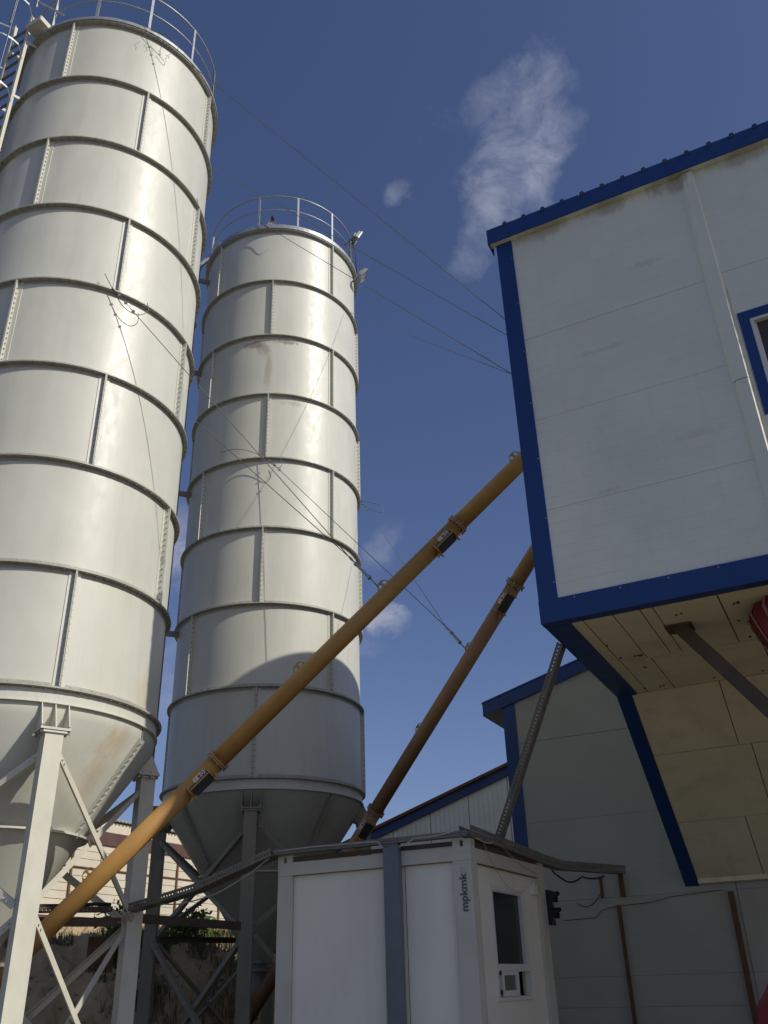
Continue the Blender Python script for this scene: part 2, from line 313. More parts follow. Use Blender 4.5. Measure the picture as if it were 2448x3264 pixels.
def thing(name, label, cat, loc, group=None):
    o = bpy.data.objects.new(name, None); o.location = loc; o.empty_display_size = 0.2; link(o); return tag(o, label, cat, group)
def root_loc(p):
    v = Vector((0, 0, 0))
    while p is not None: v = v + p.location; p = p.parent
    return v
def part(name, mb, m, parent, label=None, kind=None):
    o = bpy.data.objects.new(name, mb.mesh(name, m, root_loc(parent))); link(o, parent); return tag(o, label, kind=kind)
def solo(name, mb, m, label=None, cat=None, group=None, kind=None):
    o = bpy.data.objects.new(name, mb.mesh(name, m)); link(o); return tag(o, label, cat, group, kind)
def inst(name, me, parent, mw, label=None):   # shared mesh, world matrix mw
    o = bpy.data.objects.new(name, me); link(o, parent); o.matrix_local = Matrix.Translation(-root_loc(parent)) @ mw; return tag(o, label)
def T(x, y, z): return Matrix.Translation((x, y, z))
def RZ(a): return Matrix.Rotation(a, 4, 'Z')
def sag(p, q, d, n=12, jit=0.0):
    p, q = Vector(p), Vector(q); r = []
    for k in range(n+1):
        t = k/n; v = p.lerp(q, t); v.z -= 4*d*t*(1-t)
        if jit and 0 < k < n: v += Vector([random.uniform(-jit, jit) for _ in range(3)])
        r.append(v)
    return r

# ================================================================== SETTING
def smooth(a, b, x): t = max(0, min(1, (x-a)/(b-a))); return t*t*(3-2*t)
def ground_h(x, y):
    s = -0.62*x+0.785*y; t = 0.785*x+0.62*y
    lim = smooth(-9.6, -10.9, x)
    edge = 16.9+0.8*noise.noise(Vector((t*0.35, 3.1, 0)))+0.4*noise.noise(Vector((t*1.1, 9.1, 0)))
    edge -= 0.3*smooth(-1.2, -3.2, t)
    h = smooth(edge, edge+2.2, s)*(2.38-.22*smooth(-2.2, -.8, t)) + smooth(edge+2.2, edge+16, s)*0.85
    if h > 0.01:
        h += 0.28*noise.noise(Vector((x*0.6, y*0.6, 1)))*min(1, h) + 0.12*noise.noise(Vector((x*1.9, y*1.9, 5)))*min(1, h)
    return h*lim
g = MB(); NX, NY = 70, 70
gx = [-420, -200, -100, -60, -40]+[-32+0.36*i for i in range(0, 68)]+[-6, -2, 4, 12, 30, 80, 200, 420]
gy = [-420, -200, -60, -20, 0, 6, 10]+[12+0.36*i for i in range(0, 70)]+[40, 50, 80, 200, 420]
idx = {}
for i, x in enumerate(gx):
    for j, y in enumerate(gy):
        idx[i, j] = len(g.v); hh = ground_h(x, y) + 0.03*noise.noise(Vector((x*0.8, y*0.8, 0)))
        if -24.6 < x < -9.7 and 10.2 < y < 24.2 and hh > .02: hh = max(-.1, hh-.45)
        if x < -33: hh = 3.3*smooth(-8, 10, y)
        g.v.append(Vector((x, y, min(hh, 3.3) if x < -33 else hh)))
for i in range(len(gx)-1):
    for j in range(len(gy)-1):
        g.f.append([idx[i, j], idx[i+1, j], idx[i+1, j+1], idx[i, j+1]]); g.sm.append(True)
go = solo('ground', g, M['ground'], 'dusty gravel yard', kind='structure')
solo('added_dark_sheet', MB().quad((-10.4, 0.5, .045), (-4.2, 0.5, .045), (-4.9, 20, .045), (-10.4, 20, .045)), M['darksheet'], 'added dark ground sheet under the silos, cutting bounce light', kind='structure')  # unseen sheet, added so less ground light reaches the farther hopper
# earth bank skin in front of the warehouse (finer, rough)
bk = MB(); n1, n2 = 210, 190; x0, x1, y0, y1 = -25.0, -9.6, 10.0, 24.5
for i in range(n1+1):
    for j in range(n2+1):
        x = x0+(x1-x0)*i/n1; y = y0+(y1-y0)*j/n2; h = ground_h(x, y)
        r = 0.22*noise.noise(Vector((x*2.6, y*2.6, 2)))+0.13*noise.noise(Vector((x*6, y*6, 8)))+0.06*noise.noise(Vector((x*15, y*15, 4)))
        bk.v.append(Vector((x, y, h + (0.035 if h > 0.02 else -0.03) + r*min(1, h*1.5))))
for i in range(n1):
    for j in range(n2):
        a = i*(n2+1)+j; bk.f.append([a, a+n2+1, a+n2+2, a+1]); bk.sm.append(False)
solo('earth_bank', bk, M['soil'], 'rough dug earth bank behind the silo legs', kind='structure')
# stones and clods
st = MB()
for k in range(3000):
    x = random.uniform(-18, -10.5); y = random.uniform(11.5, 22); h = ground_h(x, y)
    if h < 0.1 or h > 3.0: continue
    r = random.uniform(0.02, 0.07)*(2.0 if random.random() < .06 else 1); c = Vector((x, y, h+0.04))
    vs = [c+Vector((random.uniform(.6, 1)*r*a, random.uniform(.6, 1)*r*b, random.uniform(.5, .9)*r*cc)) for a, b, cc in ((1, 0, 0), (0, 1, 0), (-1, 0, 0), (0, -1, 0), (0, 0, 1), (0, 0, -1))]
    i = len(st.v); st.v += vs
    for f in ((0, 1, 4), (1, 2, 4), (2, 3, 4), (3, 0, 4), (1, 0, 5), (2, 1, 5), (3, 2, 5), (0, 3, 5)): st.f.append([i+q for q in f]); st.sm.append(False)
solo('rubble', st, M['stone'], 'loose stones and clods on the earth bank', kind='stuff')
# grass
def blades(n, cond, hmin, hmax, m, name, label, w=0.012):
    mb = MB(); c = 0; tries = 0
    while c < n and tries < n*40:
        tries += 1
        x = random.uniform(-23.5, -10.0); y = random.uniform(11.5, 24); h = ground_h(x, y)
        if not cond(x, y, h): continue
        c += 1
        for q in range(random.randint(2, 4)):
            a = random.uniform(0, 2*pi); ln = random.uniform(hmin, hmax); lean = random.uniform(0.05, 0.5)*ln
            px, py = x+random.uniform(-.05, .05), y+random.uniform(-.05, .05); d = Vector((cos(a), sin(a), 0)); sd = Vector((-sin(a), cos(a), 0))*w*random.uniform(.6, 1.3)
            b0 = Vector((px, py, h-0.02)); b1 = b0+d*lean*0.35+Vector((0, 0, ln*0.6)); b2 = b0+d*lean+Vector((0, 0, ln))
            mb.quad(b0-sd, b0+sd, b1+sd*.7, b1-sd*.7); i = len(mb.v); mb.v += [b1-sd*.7, b1+sd*.7, b2]; mb.f.append([i, i+1, i+2]); mb.sm.append(False)
    return solo(name, mb, m, label, kind='stuff')
def edgecond(x, y, h):
    if random.random() < .0: return False
    s = -0.62*x+0.785*y; t = 0.785*x+0.62*y
    return h > 1.95 and s < 24 and t > -1.7+.4*noise.noise(Vector((s, t, 0))) and noise.noise(Vector((t*0.8, 1.5, s*.6))) > -.25
blades(5200, edgecond, 0.18, 0.52, M['grass'], 'grass', 'green grass along the top of the earth bank')
blades(4200, lambda x, y, h: 0.35 < h < 2.4 and noise.noise(Vector((x*0.9, y*0.9, 7))) > 0.05, 0.10, 0.36, M['drygrass'], 'dry_grass', 'dry straw coloured grass hanging down the bank')
blades(900, lambda x, y, h: 0.6 < h < 2.6 and noise.noise(Vector((x*0.7, y*0.7, 17))) > 0.22, 0.10, 0.28, M['leaf'], 'ground_cover', 'low green weeds on the bank face', w=0.03)
def leafy(name, label, cat, c, rad, ht, n, ls, m, stems=5, group=None, trunk=None):
    r = thing(name, label, cat, c, group); mb = MB(); cc = Vector(c)
    lobes = [cc+Vector((random.gauss(0, rad*.45), random.gauss(0, rad*.45), ht*random.uniform(.45, .95))) for _ in range(14)]
    for k in range(n):
        lb = random.choice(lobes); p = lb+Vector((random.gauss(0, rad*.24), random.gauss(0, rad*.24), random.gauss(0, ht*.10)))
        a = Vector([random.gauss(0, 1) for _ in range(3)]).normalized(); b = a.orthogonal().normalized(); s_ = ls*random.uniform(.5, 1.3)
        mb.quad(p-a*s_, p+b*s_*.45, p+a*s_, p-b*s_*.45)
    part('crown' if trunk else 'leaves', mb, m, r)
    tb = MB()
    if trunk:
        tb.tube([cc, cc+Vector((.1, .05, ht*.35)), cc+Vector((0, .1, ht*.6))], [trunk, trunk*.75, trunk*.45], 8)
        for lb in lobes[:8]: tb.tube([cc+Vector((.05, .05, ht*.35)), (cc+Vector((0, 0, ht*.5))).lerp(lb, .5), lb], [trunk*.4, trunk*.25, trunk*.1], 6)
        part('trunk', tb, M['trunk'], r)
    else:
        for lb in lobes[:stems]: tb.tube([cc, cc.lerp(lb, .5)+Vector((0, 0, .05)), lb], 0.012, 5)
        part('stems', tb, M['twig'], r)
    return r
def gpos(x, y): return (x, y, ground_h(x, y))
leafy('leafy_shrub', 'dark green leafy shrub on the bank behind the second silo', 'shrub', gpos(-12.2, 15.4), 0.42, 0.62, 620, 0.06, M['leaf'])
leafy('leafy_shrub', 'small broad leaved weed on the soil face between the front silo legs', 'shrub', gpos(-14.6, 12.4), 0.25, 0.5, 200, 0.06, M['leaf'])
leafy('leafy_shrub', 'low tuft of weeds near the foot of the bank, left of the grey leg', 'shrub', gpos(-13.9, 12.3), 0.25, 0.35, 220, 0.05, M['leaf'])
leafy('leafy_shrub', 'tall green weeds on the bank edge beside the fill pipe', 'shrub', gpos(-12.9, 14.0), 0.4, 0.7, 420, 0.05, M['grass'])
leafy('tree', 'green tree far behind the second silo hopper', 'tree', (-15.0, 36.0, 0.0), 2.2, 6.4, 5200, 0.16, M['leaf'], trunk=0.25)
leafy('tree', 'dark green tree at the far left behind the white silo leg', 'tree', (-27.0, 15.0, 2.5), 1.6, 3.2, 3200, 0.13, M['leaf'], trunk=0.2)
# ================================================================== WAREHOUSE (far left, facade in the plane x = -26)
wh = thing('warehouse', 'old whitewashed warehouse with rusty window bars and brown band behind the silos', 'building', (-26, 30, 3.0))
WY0, WY1 = 20.0, 50.0
part('wall', MB().box(-34, -26.06, WY0, WY1, 2.0, 7.30), M['backing'], wh)
part('plinth', MB().box(-26.06, -25.97, WY0, WY1, 2.0, 3.98), M['peach'], wh)
pm = {}
z_rows = [4.0, 4.28, 4.57, 4.86, 5.14, 5.42]
rows = [(4.00+0.276*k, 4.00+0.276*(k+1)) for k in range(6)]+[(5.70+0.283*k, 5.70+0.283*(k+1)) for k in range(3)]
def pane_mesh(w_, h_):
    key = (round(w_, 3), round(h_, 3))
    if key not in pm: pm[key] = MB().box(-0.03, 0.03, 0.008, w_-0.008, 0.009, h_-0.009).mesh('pane', M['pane'])
    return pm[key]
yb = 19.46
while yb < 49:
    for half in (0, 1):
        for (za, zb) in rows:
            y_ = yb+half*1.495
            if 23.0 < y_ < 38.5:
                inst('pane', pane_mesh(1.475, zb-za), wh, T(-26.0+random.uniform(-.012, .008), y_+0.01, za) @ Matrix.Rotation(random.uniform(-.006, .006), 4, 'Z'))
            elif za == rows[0][0]: part('blank_wall', MB().box(-26.05, -25.99, y_+.01, y_+1.485, 4.0, 6.54), M['pane'], wh)
    yb += 2.99
for k in range(10): part('mullion', MB().box(-25.99, -25.91, 19.46+2.99*k-0.05, 19.46+2.99*k+0.05, 3.98, 6.54), M['rust'], wh)
for k in range(9): part('transom', MB().box(-25.985, -25.915, 19.52+2.99*k, 19.40+2.99*(k+1), 5.655, 5.70), M['rust'], wh)
part('sill', MB().box(-25.98, -25.93, WY0, WY1, 3.93, 3.99), M['rust'], wh)
part('fascia_band', MB().box(-26.02, -25.90, WY0, WY1, 6.55, 7.03), M['band'], wh)
for k in range(8): part('upper_panel', MB().box(-26.02, -25.96, 19.5+3.6*k+.012, 19.5+3.6*(k+1)-.012, 7.04, 7.42), M['pane'], wh)
rf = MB()
for k in range(150): rf.tube([(-25.80, 20+0.2*k+.1, 7.50), (-34.2, 20+.2*k+.1, 8.3)], 0.055, 6)
rf.quad((-25.85, WY0, 7.47), (-25.85, WY1, 7.47), (-34.2, WY1, 8.27), (-34.2, WY0, 8.27))
rf.quad((-34.2, WY0, 2), (-34.2, WY1, 2), (-34.2, WY1, 8.27), (-34.2, WY0, 8.27))
part('roof', rf, M['asb'], wh)
# little shed and white door in front of it
sh = thing('wooden_shed', 'grey weathered board shed with white door in front of the warehouse', 'shed', (-23.6, 20.0, 2.9))
shy = [(19.2+0.16*k) for k in range(12)]
bm_ = MB().box(-0.02, 0.02, 0.006, 0.154, 0, 1.55).mesh('board', M['wood'])
for y_ in shy: inst('board', bm_, sh, T(-23.6, y_, 2.85))
part('door', MB().box(-23.56, -23.52, 21.15, 21.85, 2.85, 4.25), M['pane'], sh)
part('roof', MB().box(-24.9, -23.4, 19.1, 22.0, 4.42, 4.50), M['rust'], sh)
part('side_wall', MB().box(-24.8, -23.65, 19.2, 21.9, 2.85, 4.40), M['wood'], sh)
# rusted sheet leaning on the bank
rs = MB(); pts = []
base = [(-11.49, 11.84), (-11.20, 12.12)]
n = 14
low = [0.25+0.14*random.random() for _ in range(n+1)]
for k in range(n):
    t0, t1 = k/n, (k+1)/n
    p0 = Vector((base[0][0]*(1-t0)+base[1][0]*t0, base[0][1]*(1-t0)+base[1][1]*t0, 0)); p1 = Vector((base[0][0]*(1-t1)+base[1][0]*t1, base[0][1]*(1-t1)+base[1][1]*t1, 0))
    of = Vector((0.01*sin(k*2.1), 0.01, 0))
    for d in (0, 0.012): rs.quad(p0+of+Vector((d, -d, low[k]*.25+1.78)), p1+of+Vector((d, -d, low[k+1]*.25+1.78)), p1+Vector((d, -d, 2.38)), p0+Vector((d, -d, 2.38)))
solo('rusty_sheet', rs, M['rust'], 'brown rusted steel sheet with ragged lower edge standing behind the front silo', 'metal sheet')

# ================================================================== SILOS
def silo(name, label, C, zbase, pitch, seam0, ztop_cap, rail_z, post0, paint):
    cx, cy = C; R = 1.75
    S = thing(name, label, 'silo', (cx, cy, 0))
    W = T(cx, cy, 0)
    # curved sheets
    pme = MB().lathe([(R, 0.0), (R, pitch)], (0, 0), 28, radians(0.3), radians(89.7)).mesh('shell_panel', M['silo'])
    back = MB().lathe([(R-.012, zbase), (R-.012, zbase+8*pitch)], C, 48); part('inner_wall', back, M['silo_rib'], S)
    seam_me = MB()
    seam_me.box(R, R+.075, -.011, -.003, .0, pitch-.03).box(R, R+.075, .003, .011, .0, pitch-.03)
    seam_me.obox((R+.003, -.040, pitch/2-.015), (.005, 0, 0), (0, .032, 0), (0, 0, pitch/2-.015)).obox((R+.003, .040, pitch/2-.015), (.005, 0, 0), (0, .032, 0), (0, 0, pitch/2-.015))
    seam_me = seam_me.mesh('seam_flange', M['silo'])
    def hexb(mb, p, d, r, h):
        mb.tube([Vector(p)-Vector(d)*h/2, Vector(p)+Vector(d)*h/2], r, 6, smooth=False)
    sbm = MB()
    for k in range(16): hexb(sbm, (R+.042, 0, .05+k*(pitch-.13)/15), (0, 1, 0), .010, .050)
    sbm = sbm.mesh('seam_bolts', M['bolt'])
    for k in range(8):
        z = zbase+k*pitch
        for q in range(4):
            a = seam0+radians(45 if k % 2 else 0)+q*pi/2
            inst('shell_panel', pme, S, W @ T(0, 0, z) @ RZ(a))
            f = inst('seam_flange', seam_me, S, W @ T(0, 0, z+.015) @ RZ(a))
            o = bpy.data.objects.new('bolts', sbm); link(o, f); tag(o, kind='stuff')
    # ring flanges (two angle irons back to back) with bolts
    prof = [(R, -.060), (R+.006, -.060), (R+.006, -.010), (R+.074, -.010), (R+.074, .010), (R+.006, .010), (R+.006, .060), (R, .060)]
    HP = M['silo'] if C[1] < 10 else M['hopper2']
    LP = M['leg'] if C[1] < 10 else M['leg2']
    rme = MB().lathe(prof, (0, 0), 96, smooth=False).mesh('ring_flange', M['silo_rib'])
    rb = MB()
    for k in range(84):
        a = 2*pi*(k+.5)/84; hexb(rb, ((R+.048)*cos(a), (R+.048)*sin(a), 0), (0, 0, 1), .012, .052)
    rb = rb.mesh('ring_bolts', M['bolt'])
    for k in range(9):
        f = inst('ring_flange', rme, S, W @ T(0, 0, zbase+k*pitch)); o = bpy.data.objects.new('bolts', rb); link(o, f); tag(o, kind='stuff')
    # roof cap
    part('roof_cap', MB().lathe([(R+.01, zbase+8*pitch+.012), (R+.092, zbase+8*pitch+.014), (R+.085, ztop_cap-.02), (R+.06, ztop_cap), (0.3, ztop_cap+.16), (0.0, ztop_cap+.17)], C, 96, smooth=False), M['galv'], S)
    va = radians(-65 if C[1] > 10 else 120); vp = Vector((cx+1.52*cos(va), cy+1.52*sin(va), ztop_cap+.02))
    ex = Vector((sin(va), -cos(va), 0)); ey = Vector((cos(va), sin(va), 0)); vm_ = MB()
    for sx_ in (-1, 1): vm_.quad(vp+ex*sx_*.16+ey*.16, vp+ex*sx_*.16-ey*.16, vp-ey*.16+Vector((0, 0, .42)), vp+ey*.16+Vector((0, 0, .42)))
    vm_.quad(vp+ex*.16-ey*.16, vp-ex*.16-ey*.16, vp-ey*.16+Vector((0, 0, .42))); vm_.quad(vp+ex*.16+ey*.05, vp-ex*.16+ey*.05, vp+ey*.05+Vector((0, 0, .42)))
    part('roof_vent', vm_, M['steelsilver'], S)
    # railing
    rr = R-.01
    for k in range(12):
        a = post0+k*pi/6; ca, sa = cos(a), sin(a); p = Vector((cx+rr*ca, cy+rr*sa, 0))
        if name == 'tall_silo' and 225 < math.degrees(a) % 360 < 255: continue
        mb = MB().obox(p+Vector((0, 0, (ztop_cap+rail_z)/2-.03)), (.004*ca, .004*sa, 0), (-.022*sa, .022*ca, 0), (0, 0, (rail_z-ztop_cap)/2+.03))
        mb.obox(p+Vector((-.02*ca+.018*-sa, -.02*sa+.018*ca, (ztop_cap+rail_z)/2-.03)), (.02*ca, .02*sa, 0), (-.004*sa, .004*ca, 0), (0, 0, (rail_z-ztop_cap)/2+.03))
        part('railing_post', mb, M['galv'], S)
    for (nm, z, r_) in (('top_rail', rail_z, .018), ('mid_rail', (rail_z+ztop_cap)/2+.06, .013)):
        part(nm, MB().tube([(cx+(rr-.02)*cos(2*pi*k/72), cy+(rr-.02)*sin(2*pi*k/72), z) for k in range(73)], r_, 6, caps=False), M['galv'], S)
    # base ring and hopper
    zt = zbase-.02; zc = 4.33
    part('base_ring', MB().lathe([(R-.01, zt), (R+.012, zt), (R+.012, zbase-.16), (R+.035, zbase-.165), (R+.035, zbase-.175), (R-.01, zbase-.175)], C, 96, smooth=False, close=True), M['silo'], S)
    k_ = 1.47
    def rz(z): return R-.01-(zc-z)/k_
    zf = 3.24
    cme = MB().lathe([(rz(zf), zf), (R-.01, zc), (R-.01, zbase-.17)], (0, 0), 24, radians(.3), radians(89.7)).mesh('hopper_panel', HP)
    nrm = Vector((k_, 0, -1)).normalized()
    cs = MB(); p0 = Vector((rz(zf), 0, zf)); p1 = Vector((R-.01, 0, zc)); d = (p1-p0).normalized(); Lc = (p1-p0).length
    for s_ in (-1, 1):
        cs.obox((p0+p1)/2+nrm*.030+Vector((0, s_*.007, 0)), d*Lc/2, nrm*.031, (0, .004, 0)); cs.obox((p0+p1)/2+nrm*.004+Vector((0, s_*.042, 0)), d*Lc/2, nrm*.004, (0, .032, 0))
    for q in range(17): hexb(cs, p0.lerp(p1, (q+.5)/17)+nrm*.034, (0, 1, 0), .013, .06)
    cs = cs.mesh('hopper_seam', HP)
    for q in range(4):
        a = seam0+radians(45)+q*pi/2
        inst('hopper_panel', cme, S, W @ RZ(a)); inst('hopper_seam', cs, S, W @ RZ(a))
    part('hopper_flange', MB().lathe([(rz(zf), zf-.012), (rz(zf)+.07, zf-.012), (rz(zf)+.07, zf+.012), (rz(zf), zf+.012)], C, 64, smooth=False, close=True), M['silo'], S)
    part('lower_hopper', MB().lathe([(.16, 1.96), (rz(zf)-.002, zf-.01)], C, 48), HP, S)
    part('outlet_valve', MB().lathe([(.15, 1.98), (.24, 1.98), (.24, 1.93), (.17, 1.93), (.17, 1.86), (.24, 1.86), (.24, 1.81), (.15, 1.81), (.15, 1.50)], C, 24, smooth=False).box(cx+.15, cx+.45, cy-.03, cy+.03, 1.87, 1.91), M['pipe'], S)
    # brackets and legs
    Rl = 1.80; zb0 = zbase-.17; zpl = zbase-.475
    plate = MB(); plate.box(Rl-.16, Rl+.13, -.165, .165, zpl-.025, zpl)
    plate.box(Rl-.16, Rl+.12, -.13, .13, zpl-.055, zpl-.030)
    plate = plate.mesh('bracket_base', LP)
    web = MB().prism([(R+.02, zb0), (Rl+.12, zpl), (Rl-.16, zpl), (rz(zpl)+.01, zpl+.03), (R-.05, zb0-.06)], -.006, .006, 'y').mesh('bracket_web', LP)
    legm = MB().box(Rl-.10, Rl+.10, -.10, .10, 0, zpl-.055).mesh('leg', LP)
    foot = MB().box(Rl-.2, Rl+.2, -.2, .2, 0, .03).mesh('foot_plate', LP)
    pb = MB()
    for xx in (-.11, .0, .10):
        for yy in (-.145, .145): hexb(pb, (Rl+xx, yy, zpl-.02), (0, 0, 1), .016, .09)
    pb = pb.mesh('plate_bolts', M['bolt'])
    pts = []
    for q in range(4):
        a = seam0+q*pi/2
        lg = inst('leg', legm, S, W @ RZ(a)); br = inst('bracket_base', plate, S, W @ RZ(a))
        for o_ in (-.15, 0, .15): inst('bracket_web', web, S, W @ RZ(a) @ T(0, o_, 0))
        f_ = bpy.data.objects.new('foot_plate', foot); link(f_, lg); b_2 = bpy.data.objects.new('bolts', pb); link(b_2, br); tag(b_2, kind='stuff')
        pts.append(Vector((cx+Rl*cos(a), cy+Rl*sin(a), 0)))
    cc = Vector((cx, cy, 0))
    for q in range(4):
        A, B = pts[q], pts[(q+1) % 4]; d = (B-A).normalized(); mid = (A+B)/2; outn = (mid-cc).normalized()
        a_ = A+d*.11+outn*.02; b2 = B-d*.11+outn*.02; z1_, z2_, z3_ = zbase-.72, 2.33, .35
        def ang(p, q_, off, s_=.075, nm='brace', mm=None):
            o_ = outn*off; mb = MB().beam(p+o_, q_+o_, .008, s_, up=(outn.cross((q_-p)).normalized())); mb.beam(p+o_+Vector((0, 0, 0))+outn*(-.034), q_+o_-outn*.034, s_*.9, .008, up=(outn.cross((q_-p)).normalized())) if False else None
            dd = (q_-p).normalized(); u = outn.cross(dd).normalized()
            mb = MB().obox((p+q_)/2+o_, dd*(q_-p).length/2, u*s_/2, outn*.004).obox((p+q_)/2+o_-outn*.036+u*(s_/2-.004), dd*(q_-p).length/2, u*.004, outn*.034)
            for e in (.03, .97):
                for w_ in (.0, .022): hexb(mb, p.lerp(q_, e+(w_ if e < .5 else -w_))+o_+outn*.01, outn, .012, .03)
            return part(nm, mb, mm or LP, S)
        Z = lambda v, z: Vector((v.x, v.y, z))
        ang(Z(a_, z1_), Z(b2, z2_+.05), .035); ang(Z(b2, z1_), Z(a_, z2_+.05), -.045)
        ang(Z(a_, z2_-.05), Z(b2, z3_), .035); ang(Z(b2, z2_-.05), Z(a_, z3_), -.045)
        if q == 2 and C[1] > 10: ang(Z(a_, z2_), Z(b2, z2_), -.09, .09, 'cross_member', M['brown'])
    return S, pts
S1c, S2c = (-9.27, 7.82), (-9.321, 13.512)
seam1, seam2 = radians(-27.5), radians(-61.5)
S1, P1 = silo('tall_silo', 'nearer tall off white bolted silo with ladder, at left, on sunlit legs', S1c, 4.645, 1.470, seam1, 16.52, 17.58, radians(-2), M['silo'])
S2, P2 = silo('tall_silo', 'farther off white bolted silo, its lower end in shadow, with two floodlights on top', S2c, 4.565, 1.511, seam2, 16.80, 17.79, radians(15), M['silo'])

# ladder with cage and landing on the nearer silo
lc = Vector((-9.89, 5.93, 0)); ur = Vector((0, -1, 0)); ut = Vector((1, 0, 0)); st1, st2 = lc+ut*.205, lc-ut*.205
lad = MB()
for s_ in (st1, st2): lad.obox(s_+Vector((0, 0, 11.13)), ur*.032, ut*.005, (0, 0, 5.93)).obox(s_+Vector((0, 0, 11.13))+ur*.030, ur*.004, ut*.026, (0, 0, 5.93))
ladder = part('ladder', lad, M['leg'], S1)
rm = MB().box(-.20, .20, -.022, .022, -.006, .006).mesh('rung', M['pipe'])
for k in range(41): inst('rung', rm, ladder, Matrix.Translation(lc+Vector((0, 0, 5.4+.283*k))))
hp = [(-.205, 0)]+[(-.36*cos(pi*k/14), -.22-.42*sin(pi*k/14)) for k in range(15)]+[(.205, 0)]
hm = MB()
for k in range(len(hp)-1): hm.beam((hp[k][0], hp[k][1], 0), (hp[k+1][0], hp[k+1][1], 0), .005, .035)
hm = hm.mesh('cage_hoop', M['galv'])
for k in range(11): inst('cage_hoop', hm, ladder, Matrix.Translation(lc+Vector((0, 0, 17.0-1.12*k))))
for (x_, y_) in ((-.33, -.42), (-.12, -.62), (.12, -.62), (.33, -.42)):
    part('cage_strap', MB().obox(lc+Vector((x_, y_, 12.6)), (.016, 0, 0), (0, .003, 0), (0, 0, 5.5)), M['galv'], ladder)
for z in (6.1, 9.05, 11.99, 14.93, 16.35):
    for s_ in (st1, st2): part('standoff', MB().beam(s_+Vector((0, 0, z)), s_-ur*.22+Vector((.10, 0, z)), .006, .06), M['leg'], ladder)
part('grab_rail', MB().obox((-9.56, 5.86, 17.65), (.022, 0, 0), (0, .012, 0), (0, 0, .5)), M['galv'], ladder)
part('grab_rail', MB().obox((-10.20, 5.86, 17.65), (.022, 0, 0), (0, .012, 0), (0, 0, .5)), M['galv'], ladder)
part('cross_bar', MB().beam((-9.56, 5.86, 17.32), (-9.05, 6.08, 16.85), .03, .03), M['galv'], ladder)
part('landing_plate', MB().box(-9.66, -9.307, 5.84, 6.16, 16.58, 16.592).box(-9.306, -9.298, 5.84, 6.16, 16.58, 16.69).box(-9.66, -9.31, 5.832, 5.839, 16.58, 16.69), M['leg'], S1)

# silo 2 fill pipe
pc = Vector((-10.64, 11.95, 0))
fp = thing('fill_pipe', 'dark grey vertical filling pipe clamped to the left side of the farther silo', 'pipe', (pc.x, pc.y, 0))
tgt = Vector((S2c[0], S2c[1], 0)); dn = (tgt-pc).normalized()
part('riser', MB().tube([pc+Vector((0, 0, 0.6)), pc+Vector((0, 0, 16.35)), pc+dn*.04+Vector((0, 0, 16.62)), pc+dn*.20+Vector((0, 0, 16.85)), pc+dn*.55+Vector((0, 0, 16.98))], .058, 14), M['pipe'], fp)
for z in (4.4, 7.8, 11.4, 14.8): part('pipe_joint', MB().lathe([(.058, z-.05), (.085, z-.05), (.085, z+.05), (.058, z+.05)], (pc.x, pc.y), 16, smooth=False), M['pipe'], fp)
for z in (4.30, 7.45, 10.45, 13.50, 16.15): part('clamp', MB().beam(pc+Vector((0, 0, z)), pc+dn*.30+Vector((0, 0, z)), .06, .10).lathe([(.058, z-.03), (.075, z-.03), (.075, z+.03), (.058, z+.03)], (pc.x, pc.y), 14, smooth=False), M['pipe'], fp)

# floodlights
def flood(label, c, face, group='floodlights on the farther silo'):
    f = thing('floodlight', label, 'floodlight', c, group); c = Vector(c); d = Vector(face).normalized(); u = Vector((0, 0, 1)); u = (u-u.dot(d)*d).normalized(); s_ = d.cross(u)
    part('housing', MB().obox(c-d*.03, d*.035, s_*.15, u*.115).obox(c-d*.09, d*.03, s_*.08, u*.06), M['pipe'], f)
    part('rim', MB().obox(c+d*.012+u*.12, d*.012, s_*.165, u*.010).obox(c+d*.012-u*.12, d*.012, s_*.165, u*.010).obox(c+d*.012+s_*.155, d*.012, s_*.010, u*.12).obox(c+d*.012-s_*.155, d*.012, s_*.010, u*.12), M['galv'], f)
    part('lens', MB().obox(c+d*.006, d*.003, s_*.148, u*.112), M['lampglass'], f)
    part('arm', MB().beam(c-d*.08, c-d*.08-Vector((.28, -.02, .12)), .03, .03), M['galv'], f)
flood('floodlight on the railing post at the top right of the farther silo', (-7.30, 13.66, 17.33), (.55, .75, -.42))
flood('lower floodlight just under the cap rim of the farther silo', (-7.32, 13.98, 16.42), (.62, .45, -.62))
lc2 = MB().tube([(-7.42, 13.62, 17.3), (-7.36, 13.66, 17.0), (-7.40, 13.75, 16.8), (-7.43, 13.85, 16.45)], .010, 6)
solo('lamp_cable', lc2, M['cable'], 'black cable between the two floodlights', 'cable')

